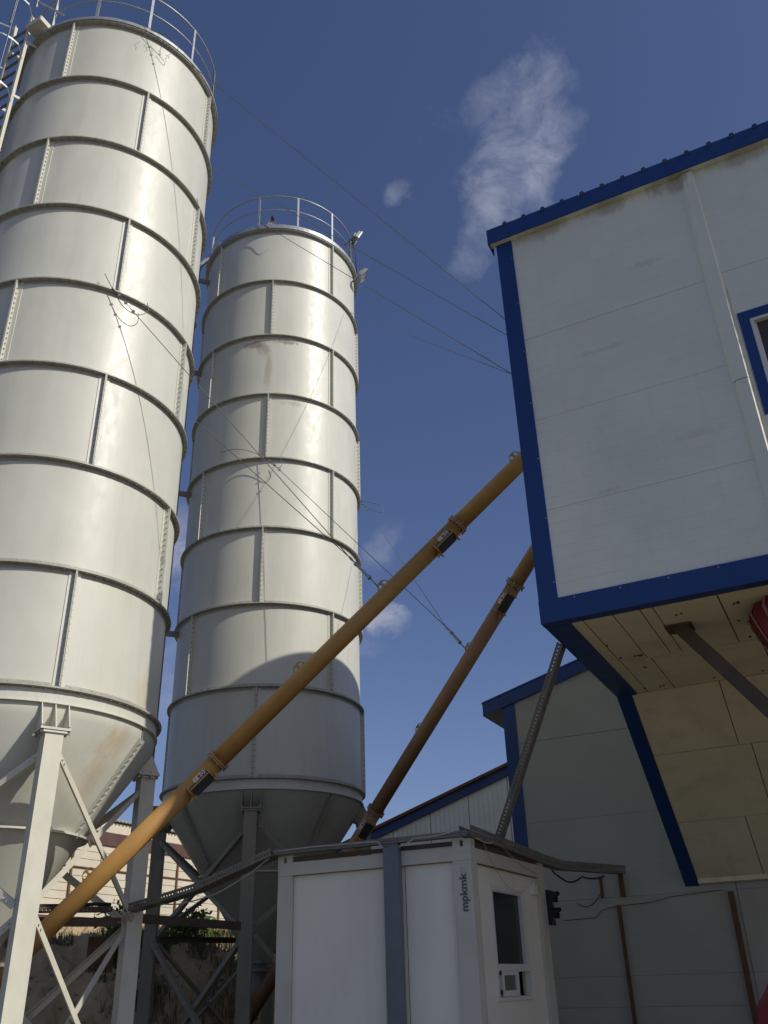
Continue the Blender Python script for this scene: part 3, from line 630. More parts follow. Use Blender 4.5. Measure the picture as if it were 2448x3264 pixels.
# ================================================================== SCREW CONVEYORS
def rot_frame(d):
    up = Vector((0, 0, 1)); s_ = d.cross(up).normalized(); u = s_.cross(d).normalized(); return s_, u
def screw(label, A, B, flanges, lugs, m, mdk):
    A, B = Vector(A), Vector(B); d = (B-A).normalized(); Ln = (B-A).length; s_, u = rot_frame(d); r = .1095
    sc_ = thing('screw_conveyor', label, 'screw conveyor', tuple(A), 'orange screw conveyors rising to the mixer house')
    cuts = [-.35]+[f for f in flanges]+[Ln+1.2]
    for k in range(len(cuts)-1):
        part('tube', MB().tube([A+d*(cuts[k]+.012), A+d*(cuts[k+1]-.012)], r, 32), m, sc_)
    for f in flanges:
        fl = MB().tube([A+d*(f-.022), A+d*(f-.004)], r+.031, 24, smooth=False).tube([A+d*(f+.004), A+d*(f+.022)], r+.031, 24, smooth=False)
        fo = part('flange', fl, m, sc_)
        bb = MB()
        for k in range(8):
            a = 2*pi*k/8+.2; o = (cos(a)*s_+sin(a)*u)*(r+.026); bb.tube([A+d*(f-.045)+o, A+d*(f+.045)+o], .009, 6, smooth=False)
        b3 = part('bolts', bb, M['bolt'], fo, kind='stuff')
        # inspection hatch under the tube, just below the flange
        c = A+d*(f-.30); hn = (s_*.55-u*.83).normalized(); hs = d.cross(hn).normalized()
        hb = part('hatch', MB().obox(c+hn*(r-.01), d*.130, hn*.045, hs*.066), M['hatch'], sc_)
        part('hatch_rim', MB().obox(c+hn*(r+.044)-hs*.076, d*.14, hn*.008, hs*.006).obox(c+d*.155+hn*(r+.02), d*.006, hn*.05, hs*.085).obox(c-d*.155+hn*(r+.02), d*.006, hn*.06, hs*.085), m, hb)
        part('hatch_lever', MB().tube([c-d*.17+hn*(r+.05), c-d*.20+hn*(r+.10), c-d*.23+hn*(r+.12)], .012, 6).tube([c+d*.17+hn*(r+.04), c+d*.19+hn*(r+.09)], .016, 6), m, hb)
        # warning sticker beside the hatch
        sn = (s_*.985-u*.17).normalized(); sx = d; sy = sx.cross(sn).normalized()*1.0
        cs_ = A+d*(f-.27)+sn*(r+.002)
        stq = MB().obox(cs_, sx*.085, sn*.0008, sy*.028); stk = part('sticker', stq, M['stickerw'], sc_)
        tri = MB(); c3 = cs_-sx*.055+sn*.0018; tri.quad(c3-sx*.022-sy*.018, c3+sx*.022-sy*.018, c3+sy*.020); part('pictogram', tri, M['stickery'], stk)
        def disc(c4, r4):
            q = MB(); i = len(q.v); q.v += [c4+(cos(2*pi*k/14)*sx+sin(2*pi*k/14)*sy)*r4 for k in range(14)]; q.f.append(list(range(14))); q.sm.append(False); return q
        part('pictogram', disc(cs_+sn*.0018, .021), M['stickerr'], stk); part('pictogram', disc(cs_+sx*.052+sn*.0018, .023), M['stickerb'], stk); part('pictogram', disc(cs_+sx*.052+sn*.0026, .011), M['stickerw'], stk)
    for t in lugs:                                    # eye plates with two holes on top of the tube
        c = A+d*t+u*(r-.012); lg = MB(); n = 20; R1 = .095; th = .008
        cen = [(-.045, .055), (.045, .055)]; hr = .030
        # plate outline = half disc; holes cut by splitting into a fan of quads round each hole
        for sd in (-1, 1):
            hx, hy = sd*.042, .045
            for k in range(n):
                a, b = 2*pi*k/n, 2*pi*(k+1)/n
                def outer(a):
                    dx, dy = cos(a), sin(a); best = 1
                    tt_ = 10
                    if dx*sd < 0: tt_ = min(tt_, abs(hx)/abs(dx))            # meet the middle line
                    if dy < 0: tt_ = min(tt_, (hy+.01)/abs(dy))
                    bb_ = hx*dx+hy*dy; cc_ = hx*hx+hy*hy-R1*R1; tt_ = min(tt_, -bb_+sqrt(max(bb_*bb_-cc_, 0)))
                    return tt_
                q = []
                for (ang_, rad) in ((a, hr), (b, hr), (b, outer(b)), (a, outer(a))): q.append((hx+cos(ang_)*rad, hy+sin(ang_)*rad))
                P_ = [c+d*x_+u*y_ for x_, y_ in q]
                lg.quad(*[p-s_*th for p in P_]); lg.quad(*[p+s_*th for p in P_]); lg.quad(P_[0]-s_*th, P_[1]-s_*th, P_[1]+s_*th, P_[0]+s_*th); lg.quad(P_[3]-s_*th, P_[2]-s_*th, P_[2]+s_*th, P_[3]+s_*th)
        part('lifting_eye', lg, m, sc_)
    # feed spout under the silo and drive motor at the low end
    part('inlet_spout', MB().tube([A+Vector((0, 0, .62)), A+Vector((0, 0, .02))], .15, 20), m, sc_)
    part('end_cap', MB().tube([A-d*.33, A-d*.46], .15, 20, smooth=False), m, sc_)
    return sc_, A, d, u
sc1, A1, d1, u1 = screw('bright orange screw conveyor from the nearer silo up to the mixer house', (-9.27, 7.82, 1.4745), (-2.38, 10.0, 8.1334), [3.739, 7.927], [1.823, 5.187, 6.673, 9.177], M['orange'], M['orange'])
sc2, A2, d2, u2 = screw('darker orange screw conveyor from the farther silo up to the mixer house', (-9.321, 13.512, 1.3398), (-2.38, 11.2, 7.977), [3.884, 8.058], [5.357, 6.852], M['orange_old'], M['orange_old'])

# ================================================================== GUY WIRES
def polar(C, r, adeg, z): return Vector((C[0]+r*cos(radians(adeg)), C[1]+r*sin(radians(adeg)), z))
eye1 = A1+d1*6.62+u1*.20; eye2 = A2+d2*6.80+u2*.20
kA = polar(S1c, 1.83, -31, 10.55); kB = polar(S1c, 1.83, 40, 9.62); kC = polar(S2c, 1.83, -62, 10.62); kD = polar(S2c, 1.83, 30, 10.64)
def turnbuckle(label, e, toward):
    dv = (toward-e).normalized(); a = e+dv*.03; t_ = thing('turnbuckle', label, 'turnbuckle', tuple(e), 'turnbuckles on the guy wires')
    s_ = dv.cross(Vector((0, 0, 1))).normalized(); u_ = s_.cross(dv)
    part('frame', MB().obox(a+dv*.24+s_*.022, dv*.14, s_*.007, u_*.014).obox(a+dv*.24-s_*.022, dv*.14, s_*.007, u_*.014).tube([a+dv*.09, a+dv*.13], .03, 8).tube([a+dv*.35, a+dv*.39], .03, 8), M['galv'], t_)
    part('hook', MB().tube([e, a+dv*.10], .011, 8).tube([e+u_*.0, e-dv*.02+s_*.02, e-dv*.045], .011, 8), M['galv'], t_)
    rp = [a+dv*(.475+.036*cos(k*2*pi/12))+s_*.036*sin(k*2*pi/12) for k in range(13)]
    part('ring', MB().tube(rp, .009, 6, caps=False).tube([a+dv*.38, a+dv*.44], .010, 6), M['galv'], t_)
    return a+dv*.50
R1p = turnbuckle('turnbuckle tied to the eye on the bright orange screw conveyor', eye1, kA.lerp(kB, .5))
R2p = turnbuckle('turnbuckle tied to the eye on the darker orange screw conveyor', eye2, kC.lerp(kD, .5))
def curve(pts, n=5):
    P = [Vector(p) for p in pts]; P = [P[0]*2-P[1]]+P+[P[-1]*2-P[-2]]; o = []
    for k in range(1, len(P)-2):
        a, b, c, d = P[k-1:k+3]
        for q in range(n):
            t = q/n; o.append(.5*((2*b)+(c-a)*t+(2*a-5*b+4*c-d)*t*t+(3*b-a-3*c+d)*t**3))
    return o+[P[-2]]
def wire(label, p, q, r=.006, sg=.0, clip=True, tail=None):
    t_ = thing('guy_wire', label, 'wire', tuple(p), 'guy wires of the silos'); p, q = Vector(p), Vector(q)
    part('rope', MB().tube(sag(p, q, sg, 10), r, 6), M['wire'], t_)
    if clip:
        dv = (q-p).normalized(); s_ = dv.orthogonal().normalized()
        for k in (.18, .34, .52): part('clip', MB().obox(p+dv*k, dv*.014, s_*.020, dv.cross(s_)*.012), M['bolt'], t_)
        if tail:
            part('loose_end', MB().tube(curve(tail), .006, 6), M['wire'], t_)
    return t_
wire('guy wire from the nearer silo middle ring to the first turnbuckle', kA, R1p, tail=[kA+Vector((-.05, -.12, .18)), kA, kA+Vector((.12, .16, -.30)), kA+Vector((.24, .34, -.36)), kA+Vector((.30, .46, -.22)), kA+Vector((.27, .46, -.06))])
wire('thin guy wire from behind the nearer silo to the first turnbuckle', kB, R1p, clip=False)
wire('guy wire from the farther silo middle to the second turnbuckle', kC, R2p, tail=[kC+Vector((-.85, -.28, .20)), kC+Vector((-.5, -.25, .18)), kC+Vector((-.1, -.12, .02)), kC+Vector((.25, .05, -.30)), kC+Vector((.32, .12, -.22)), kC+Vector((.28, .10, -.08))])
wire('thin guy wire from right of the farther silo to the second turnbuckle', kD, R2p, clip=True, r=.005, tail=[kD, kD+Vector((.35, .15, -.12)), kD+Vector((.42, .18, -.32)), kD+Vector((.15, .02, -.22))])
wire('guy wire from the nearer silo top rim to the building corner', polar(S1c, 1.84, -31, 16.42), (-2.376, 9.6, 9.334), tail=[polar(S1c, 1.86, -37, 16.62), polar(S1c, 1.90, -31, 16.40), polar(S1c, 2.0, -24, 16.35), polar(S1c, 2.02, -18, 16.22), polar(S1c, 1.98, -19, 16.08), polar(S1c, 1.9, -24, 16.15)])
wire('guy wire from the farther silo cap to the building corner', polar(S2c, 1.86, -71, 16.80), (-2.376, 9.6, 8.515), tail=[polar(S2c, 1.86, -75, 16.95), polar(S2c, 1.9, -66, 16.60), polar(S2c, 1.95, -60, 16.35), polar(S2c, 1.95, -56, 16.40)])
wire('thin wire crossing behind the farther silo railing to the building corner', (-7.95, 9.03, 15.42), (-2.376, 9.6, 9.188), r=.0055, clip=False)
wire('thinnest wire leaving the right side of the farther silo top', (-7.5, 13.45, 15.02), (-2.376, 9.6, 8.623), r=.0045, clip=False)
solo('white_rope', MB().tube([polar(S1c, 1.84, 12, 13.5), polar(S2c, 1.9, -125, 16.72), polar(S2c, 1.88, -118, 16.72), polar(S2c, 1.88, -105, 16.70)], .009, 6), M['rope'], 'white cord strung between the two silo tops', 'rope')
tw = MB()
for k in range(5):
    a = -34+k*4+random.uniform(-2, 2); p = polar(S1c, 1.86, a, 16.30); pts_ = [p]
    for q in range(5): p = p+Vector((random.uniform(-.05, .08), random.uniform(-.07, .05), random.uniform(-.13, .02))); pts_.append(p)
    tw.tube(pts_, .004, 4)
solo('frayed_wire_tangle', tw, M['wire'], 'frayed wire strands hanging at the top rim of the nearer silo', 'wire')

# ================================================================== MIXER HOUSE (overhanging block, front in plane y = 8.30)
XL, XR = -2.377, 9.0
mh = thing('mixer_house', 'overhanging white panel mixer house with blue trim on the right', 'building', (3.0, 11.5, 0))
YB = 14.85
prof_side = [(8.36, 4.84), (8.36, 10.02), (11.57, 10.98), (14.80, 10.02), (14.80, 5.0), (14.05, 2.76), (13.97, 2.76), (11.39, 4.84)]
part('core', MB().prism(prof_side, XL+.05, XR, 'x'), M['backing'], mh)
def grooved(x0, x1, z0, z1, y, depth=.0025, pitch=.1387, th=.05, gw=.006):
    if abs(z0-8.375) > .01 and abs(z0-8.405) > .01: z0 -= .0018
    """horizontal sandwich panel: flat sheet with fine V grooves, front face at y"""
    pts = [(z0+.0025, 0)]; z = z0+pitch
    while z < z1-.03:
        pts += [(z-gw, 0), (z, depth), (z+gw, 0)]; z += pitch
    pts.append((z1-.0025, 0)); mb = MB(); i = 0
    for (za, da), (zb, db) in zip(pts[:-1], pts[1:]):
        mb.quad((x0, y+da, za), (x1, y+da, za), (x1, y+db, zb), (x0, y+db, zb))
    a, b = z0+.0025, z1-.0025
    mb.quad((x0, y, a), (x1, y, a), (x1, y+th, a), (x0, y+th, a)); mb.quad((x0, y, b), (x1, y, b), (x1, y+th, b), (x0, y+th, b))
    mb.quad((x0, y, a), (x0, y+th, a), (x0, y+th, b), (x0, y, b)); mb.quad((x1, y, a), (x1, y+th, a), (x1, y+th, b), (x1, y, b))
    return mb
rowsF = [(4.90, 6.045), (6.045, 7.207), (7.207, 8.375), (8.375, 10.04)]
for (za, zb) in rowsF: part('wall_panel', grooved(-2.30, -.02, za, zb, 8.300), M['white'], mh)
for (x0_, x1_, rr_) in ((.02, 3.05, [(4.90, 6.045), (6.045, 6.50)]), (.02, .20, [(6.50, 7.207), (7.207, 7.75)]), (2.25, 3.05, [(6.50, 7.207), (7.207, 7.75)]), (.02, 3.05, [(7.75, 8.405), (8.405, 10.04)]), (3.06, 6.0, rowsF), (6.01, 9.0, rowsF)):
    for (za, zb) in rr_: part('wall_panel', grooved(x0_, x1_, za, zb, 8.3015), M['white'], mh)
# joint cover strip (its edge catches the sun)
part('joint_cover', MB().prism([(-.058, 8.299), (-.016, 8.262), (.098, 8.256), (.116, 8.299)], 6.975, 10.0, 'z'), M['white'], mh)
part('joint_cover', MB().prism([(-.040, 8.299), (-.012, 8.270), (.096, 8.262), (.116, 8.299)], 5.023, 6.968, 'z'), M['white'], mh)
part('joint_lip', MB().box(.134, .142, 8.290, 8.299, 5.023, 8.2), M['white'], mh)
# window
wf = part('window', MB().box(.16, .262, 8.287, 8.33, 6.505, 7.80).box(.262, 2.10, 8.287, 8.33, 7.70, 7.80).box(.262, 2.10, 8.287, 8.33, 6.505, 6.605).box(2.10, 2.20, 8.287, 8.33, 6.505, 7.80), M['blue'], mh)
part('frame', MB().box(.264, .300, 8.300, 8.43, 6.607, 7.698).box(.30, 2.06, 8.300, 8.43, 7.662, 7.698).box(.30, 2.06, 8.300, 8.43, 6.607, 6.643).box(2.06, 2.098, 8.300, 8.43, 6.607, 7.698).box(1.16, 1.20, 8.36, 8.42, 6.643, 7.662), M['pvc'], wf)
part('window_bead', MB().prism([(.300, 8.318), (.300, 8.36), (.322, 8.36)], 6.645, 7.660, 'z'), M['pvc'], wf)
part('glass_pane', MB().box(.298, 1.162, 8.40, 8.405, 6.642, 7.664), M['glass'], wf); part('glass_pane', MB().box(1.198, 2.062, 8.40, 8.405, 6.642, 7.664), M['glass'], wf)
# blue trims
part('corner_trim', MB().box(XL, -2.172, 8.284, 8.299, 4.80, 10.0).box(XL, XL+.012, 8.299, 8.50, 4.80, 10.0), M['blue'], mh)
part('bottom_trim', MB().box(XL-.003, XR, 8.278, 8.298, 4.775, 5.022).box(XL-.003, XR, 8.298, 8.415, 4.775, 4.787), M['blue'], mh)
part('soffit_edge_trim', MB().box(XL+.002, -2.115, 8.416, 11.38, 4.772, 4.786).box(XL, XL+.012, 8.50, 11.38, 4.786, 4.95), M['blue'], mh)
sl = Vector((0, 14.0-11.375, 2.69-4.787)); sl.normalize(); sn = Vector((0, sl.z, -sl.y)).normalized()
if sn.z > 0: sn = -sn
pA = Vector((0, 11.375, 4.787)); LS = (Vector((0, 14.0, 2.69))-pA).length
part('slope_edge_trim', MB().obox(pA+sl*LS/2+sn*.008+Vector((-2.284, 0, 0)), sl*(LS/2+.004), sn*.008, (.093, 0, 0)), M['blue'], mh)
def board(x0, x1, s0, s1, off=0.0):
    return MB().obox(pA+sl*(s0+s1)/2+sn*(.001+off)-sn*.02+Vector(((x0+x1)/2, 0, 0)), sl*((s1-s0)/2-.007), sn*.02, ((x1-x0)/2-.006, 0, 0))
for (s0, s1, xs) in ((0.0, 1.02, [-2.19, -1.10, -.10, 1.1, 2.3, 3.5, 5.0, 7, 9]), (1.02, 2.20, [-2.19, -.95, .25, 1.45, 2.65, 4, 6, 9]), (2.20, LS, [-2.19, -1.3, .3, 1.5, 2.7, 4, 6, 9])):
    for a, b in zip(xs[:-1], xs[1:]): part('slope_panel', board(a, b, s0, s1, random.uniform(-.004, .004)), M['soffit'], mh)
for (y0_, y1_, xs) in ((8.42, 10.0, [-2.115, -1.985, -1.68, -1.41, -1.285, -.672, .40, 1.5, 2.6, 3.7, 5.5, 7.3, 9]), (10.0, 11.375, [-2.115, -1.975, -1.64, -.45, .75, 1.95, 3.2, 5.0, 7, 9])):
    for a, b in zip(xs[:-1], xs[1:]):
        zz = random.uniform(-.004, .002); part('soffit_board', MB().box(a+.007, b-.007, y0_+.007, y1_-.007, 4.787+zz, 4.84+zz), M['soffit'], mh)
sh_ = MB()
for k in range(46):
    x = random.choice((-1.95, -1.75, -1.1, -.55, -.2, .5, 1.2))+random.uniform(-.04, .04); y = random.choice((8.75, 9.3, 9.85, 10.3, 11.2))+random.uniform(-.03, .03); sh_.tube([(x, y, 4.772), (x, y, 4.79)], .012, 6, smooth=False)
part('soffit_screws', sh_, M['rust'], mh, kind='stuff')
sh_ = MB()
for x in [-2.0+.47*k for k in range(12)]: sh_.tube([(x, 8.270, 4.990), (x, 8.280, 4.990)], .008, 6, smooth=False)
for z in [5.2+.75*k for k in range(7)]: sh_.tube([(-2.19, 8.276, z), (-2.19, 8.286, z)], .007, 6, smooth=False)
part('trim_screws', sh_, M['galv'], mh, kind='stuff')
# eaves and roof
part('fascia', MB().box(XL-.085, XR, 8.200, 8.214, 10.0, 10.245).box(XL-.085, XL-.073, 8.214, 8.42, 9.99, 10.26), M['blue'], mh)
part('eaves_soffit', MB().box(XL-.07, XR, 8.215, 8.318, 10.012, 10.03), M['white'], mh)
rslope = (11.0-10.03)/(11.57-8.22)
rfm = MB()
rfm.prism([(8.205, 10.205), (11.57, 10.205+rslope*3.365+.04), (14.95, 10.205), (14.95, 10.165), (11.57, 10.165+rslope*3.365+.04), (8.205, 10.165)], XL-.09, XR, 'x')
part('roof_sheet', rfm, M['blue'], mh)
rib = MB().prism([(-.042, 0), (.042, 0), (.020, .055), (-.020, .055)], 0, sqrt(3.365**2+(rslope*3.365+.04)**2), 'y').mesh('roof_rib', M['bluered'])
ra = math.atan2(rslope*3.365+.04, 3.365)
for k in range(43):
    inst('roof_rib', rib, mh, T(-2.205+.2565*k, 8.195, 10.206) @ Matrix.Rotation(ra, 4, 'X'))
part('roof_screw_cap', MB().lathe([(0, .05), (.03, .045), (.035, .0)], (0, 0), 10), M['stickerw'], mh)
rc_ = [o for o in mh.children if o.name.startswith('roof_screw_cap')][0]; rc_.data.transform(T(3.0, 11.5, 0)); rc_.location = (-1.21-3.0, 8.23-11.5, 10.21)
part('gable_wall', MB().prism([(8.32, 4.80), (8.32, 10.02), (11.57, 10.97), (14.82, 10.02), (14.82, 5.0), (14.0, 2.70), (11.39, 4.80)], XL+.002, XL+.045, 'x'), M['white'], mh)
# strut under the soffit
stt = thing('steel_strut', 'brown steel box strut running down to the right under the soffit', 'strut', (1.6, 9.15, 0))
part('strut_plate', MB().box(-1.29, -1.02, 9.02, 9.28, 4.760, 4.774), M['brown'], stt)
part('diagonal', MB().beam((-1.17, 9.14, 4.80), (1.62, 9.22, .75), .13, .16, up=(0, 1, 0)), M['brown'], stt)
part('column', MB().box(1.55, 1.75, 9.05, 9.28, 0, 4.77), M['brown'], stt)
# red sleeve
rd = thing('discharge_sleeve', 'red dusty tarpaulin loading sleeve hanging from the soffit at the right edge', 'sleeve', (.1, 9.12, 1.0))
fn = MB(); nn = 64
prf = [(.50, 4.77), (.53, 4.68), (.47, 4.50), (.37, 4.25), (.29, 3.95), (.25, 3.7)]
for k in range(nn):
    for (r_, z_) in prf: rr2 = r_*(1+.05*sin(k*2*pi/nn*16)*(1 if z_ < 4.75 else .4)+.03*sin(k*1.7)); fn.v.append(Vector((.06+rr2*cos(2*pi*k/nn), 9.12+rr2*sin(2*pi*k/nn), z_)))
for k in range(nn):
    for j in range(len(prf)-1):
        P_ = len(prf); fn.f.append([k*P_+j, ((k+1) % nn)*P_+j, ((k+1) % nn)*P_+j+1, k*P_+j+1]); fn.sm.append(True)
part('funnel', fn, M['red'], rd)
stp = MB()
for k in range(0, 16):
    a = 2*pi*(k+.25)/16
    for j in range(len(prf)-1):
        (ra_, za), (rb_, zb) = prf[j], prf[j+1]; da = .030
        stp.quad(*[Vector((.06+(r_*1.055+.004)*cos(a+s2), 9.12+(r_*1.055+.004)*sin(a+s2), z_)) for r_, z_, s2 in ((ra_, za, -da), (ra_, za, da), (rb_, zb, da), (rb_, zb, -da))])
part('stripes', stp, M['redpale'], rd)
hz = [(.06, 3.8), (.08, 3.0), (-.12, 2.3), (-.50, 1.78), (-.85, 1.36), (-.96, .85), (-.94, .45)]
hp = []
for k in range(len(hz)-1):
    for q in range(6): t = q/6; hp.append(Vector((hz[k][0]*(1-t)+hz[k+1][0]*t, 9.0, hz[k][1]*(1-t)+hz[k+1][1]*t)))
part('ribbed_hose', MB().tube(hp, [.20+.012*(k % 2)+(.05 if k > 24 else 0) for k in range(len(hp))], 20), M['red'], rd)

# ================================================================== HALL BEHIND (gable wall in plane y = 14)
hl = thing('rear_hall', 'white panel hall with blue gable trim behind the mixer house', 'building', (0, 22, 0))
gs = .277
def gz(x): return 5.62+gs*(x+4.85) if x < 2 else 5.62+gs*6.85-gs*(x-2)
def clip(poly, f):
    o = []
    for k in range(len(poly)):
        a, b = poly[k], poly[(k+1) % len(poly)]; fa, fb = f(a), f(b)
        if fa >= 0: o.append(a)
        if (fa >= 0) != (fb >= 0): t = fa/(fa-fb); o.append((a[0]+(b[0]-a[0])*t, a[1]+(b[1]-a[1])*t))
    return o
part('core', MB().prism([(-4.80, 0), (8.9, 0), (8.9, 5.5), (2, gz(2)-.05), (-4.80, gz(-4.80)-.05)], 14.07, 34, 'y'), M['backing'], hl)
zr = [0, 1.20, 1.582, 2.60, 3.745, 5.003, 6.26, 7.6]
for k in range(len(zr)-1):
    for (x0_, x1_) in ((-4.70, -1.70), (-1.70, 1.30), (1.30, 4.3), (4.3, 8.9)):
        if k == 5 or k == 6 or gz(x0_) < zr[k+1] or gz(x1_) < zr[k+1]:
            pl = clip([(x0_+.004, zr[k]+.004), (x1_-.004, zr[k]+.004), (x1_-.004, zr[k+1]-.004), (x0_+.004, zr[k+1]-.004)], lambda p: min(gz(p[0]), 99)-p[1])
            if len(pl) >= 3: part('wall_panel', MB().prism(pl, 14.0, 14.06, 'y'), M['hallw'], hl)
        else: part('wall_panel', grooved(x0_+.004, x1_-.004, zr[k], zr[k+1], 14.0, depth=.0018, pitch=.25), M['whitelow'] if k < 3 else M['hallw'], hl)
part('corner_trim', MB().box(-4.862, -4.645, 13.984, 13.998, 0, 5.70).box(-4.862, -4.850, 13.998, 14.2, 0, 5.66), M['blue'], hl)
rk = lambda x, o: (x, gz(x)+o)
part('rake_trim', MB().prism([(-5.20, 5.53), rk(2, -.06), (8.95, gz(8.95)-.06), (8.95, gz(8.95)+.14), rk(2, .14), (-5.20, 5.73)], 13.955, 13.972, 'y').prism([(-5.20, 5.53), (-5.19, 5.53), (-5.19, 5.73), (-5.20, 5.73)], 13.972, 34, 'y'), M['blue'], hl)
part('roof_sheet', MB().prism([(-5.21, 5.735), rk(2, .145), (8.96, gz(8.95)+.145), (8.96, gz(8.95)+.175), rk(2, .175), (-5.21, 5.765)], 13.95, 34, 'y'), M['blue'], hl)
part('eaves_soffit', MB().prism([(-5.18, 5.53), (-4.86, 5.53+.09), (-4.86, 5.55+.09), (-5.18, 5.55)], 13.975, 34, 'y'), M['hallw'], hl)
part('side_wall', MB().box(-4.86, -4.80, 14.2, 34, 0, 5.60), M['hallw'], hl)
part('flashing_ledge', MB().box(-2.18, 6, 13.93, 13.999, 2.735, 2.760).box(-2.18, 6, 13.90, 13.93, 2.70, 2.760), M['soffit'], hl)
for (x_, z0_, z1_, w_, lb) in ((-3.36, 0.1, 2.49, .045, 'thin rusty steel strip standing on the hall wall left of the sloped panels'), (-1.785, .1, 2.575, .07, 'wider rusty steel strip on the hall wall below the slope'), (-3.578, 2.60, 2.89, .03, 'short rusty drop pipe under the cable tray end, left one'), (-3.275, 2.60, 2.90, .065, 'short rusty drop duct under the cable tray end, right one')):
    r_ = solo('rusty_strip', MB().box(x_-w_/2, x_+w_/2, 13.945, 13.998, z0_, z1_), M['rust'], lb, 'steel strip', 'rusty strips on the hall wall')
# second hall further back
h2 = thing('far_hall', 'farther hall with upright ribbed white panels and dusty blue roof edge', 'building', (-8.0, 26, 0))
def hz2(x): return 5.97+.312*(x+6.91)
xs = [-13.0+1.0*k for k in range(10)]
pr = MB()
for x in xs:
    mb = MB(); x1_ = min(x+1.0, -4.0)
    q = x+.006
    cols = []
    while q < x1_-.006: cols.append(q); q += .1235
    cols.append(x1_-.006)
    for a, b in zip(cols[:-1], cols[1:]):
        c0, c1 = a+.010, b-.010
        for (p, yp, r, yr) in ((a, 20.012, c0, 20.0), (c0, 20.0, c1, 20.0), (c1, 20.0, b, 20.012)):
            mb.quad((p, yp, 0), (r, yr, 0), (r, yr, hz2(r)-.05), (p, yp, hz2(p)-.05))
    part('wall_panel', mb, M['white'], h2)
part('core', MB().prism([(-13, 0), (-4, 0), (-4, hz2(-4)-.1), (-13, hz2(-13)-.1)], 20.03, 40, 'y'), M['backing'], h2)
part('rake_trim', MB().prism([(-13.1, hz2(-13.1)-.20), (-4, hz2(-4)-.20), (-4, hz2(-4)), (-13.1, hz2(-13.1))], 19.93, 19.985, 'y'), M['bluered'], h2)
part('roof_sheet', MB().prism([(-13.1, hz2(-13.1)+.004), (-4, hz2(-4)+.004), (-4, hz2(-4)+.07), (-13.1, hz2(-13.1)+.07)], 19.86, 40, 'y'), M['rust'], h2)

# ================================================================== CABIN
CX0, CX1, CY0, CY1, CZ0, CZ1 = -6.077, -3.677, 9.153, 11.565, .12, 2.92
cb = thing('site_cabin', 'white steel frame site cabin with corner posts and service window', 'cabin', ((CX0+CX1)/2, (CY0+CY1)/2, 0))
for x in (CX0+.10, CX1-.10):
    for y in (CY0+.1, CY1-.1): part('support_block', MB().box(x-.12, x+.12, y-.12, y+.12, 0, .119), M['asb'], cb)
# posts: folded profiles
def post(x0, x1, y0, y1): return MB().box(x0, x1, y0, y1, CZ0, 2.703)
part('corner_post', post(CX0, CX0+.185, CY0, CY0+.14), M['cabinframe'], cb)
part('corner_post', post(CX1-.205, CX1, CY0, CY0+.165), M['cabinframe'], cb)
part('corner_post', post(CX1-.165, CX1, CY1-.235, CY1), M['cabinframe'], cb)
part('corner_post', post(CX0, CX0+.165, CY1-.2, CY1), M['cabinframe'], cb)
part('post_fold', MB().box(CX1-.215, CX1-.206, CY0+.002, CY0+.03, CZ0, 2.70).box(CX1-.02, CX1+.004, CY0+.080, CY0+.086, CZ0, 2.70), M['cabinframe'], cb)
# top rails
part('top_rail', MB().box(CX0, CX1, CY0+.002, CY0+.10, 2.706, 2.845), M['cabinframe'], cb)
part('top_rail', MB().box(CX1-.10, CX1-.002, CY0+.10, CY1-.10, 2.690, 2.835), M['cabinframe'], cb)
part('top_rail', MB().box(CX0, CX1, CY1-.10, CY1-.002, 2.706, 2.84), M['cabinframe'], cb)
part('top_rail', MB().box(CX0+.002, CX0+.10, CY0+.10, CY1-.10, 2.70, 2.84), M['cabinframe'], cb)
part('roof', MB().box(CX0+.10, CX1-.10, CY0+.10, CY1-.10, 2.80, 2.86).box(CX0+.2, CX1-.2, CY0+.02, CY0+.05, 2.86, 2.905).box(CX1-.05, CX1-.02, CY0+.2, CY1-.2, 2.85, 2.90), M['brown'], cb)  # dark brown stands in for the gap shadow above the rails
part('rust_seam', MB().box(CX0+.19, CX1-.21, CY0+.004, CY0+.02, 2.700, 2.7055).box(CX1-.02, CX1-.003, CY0+.17, CY1-.24, 2.684, 2.6895), M['rustline'], cb)
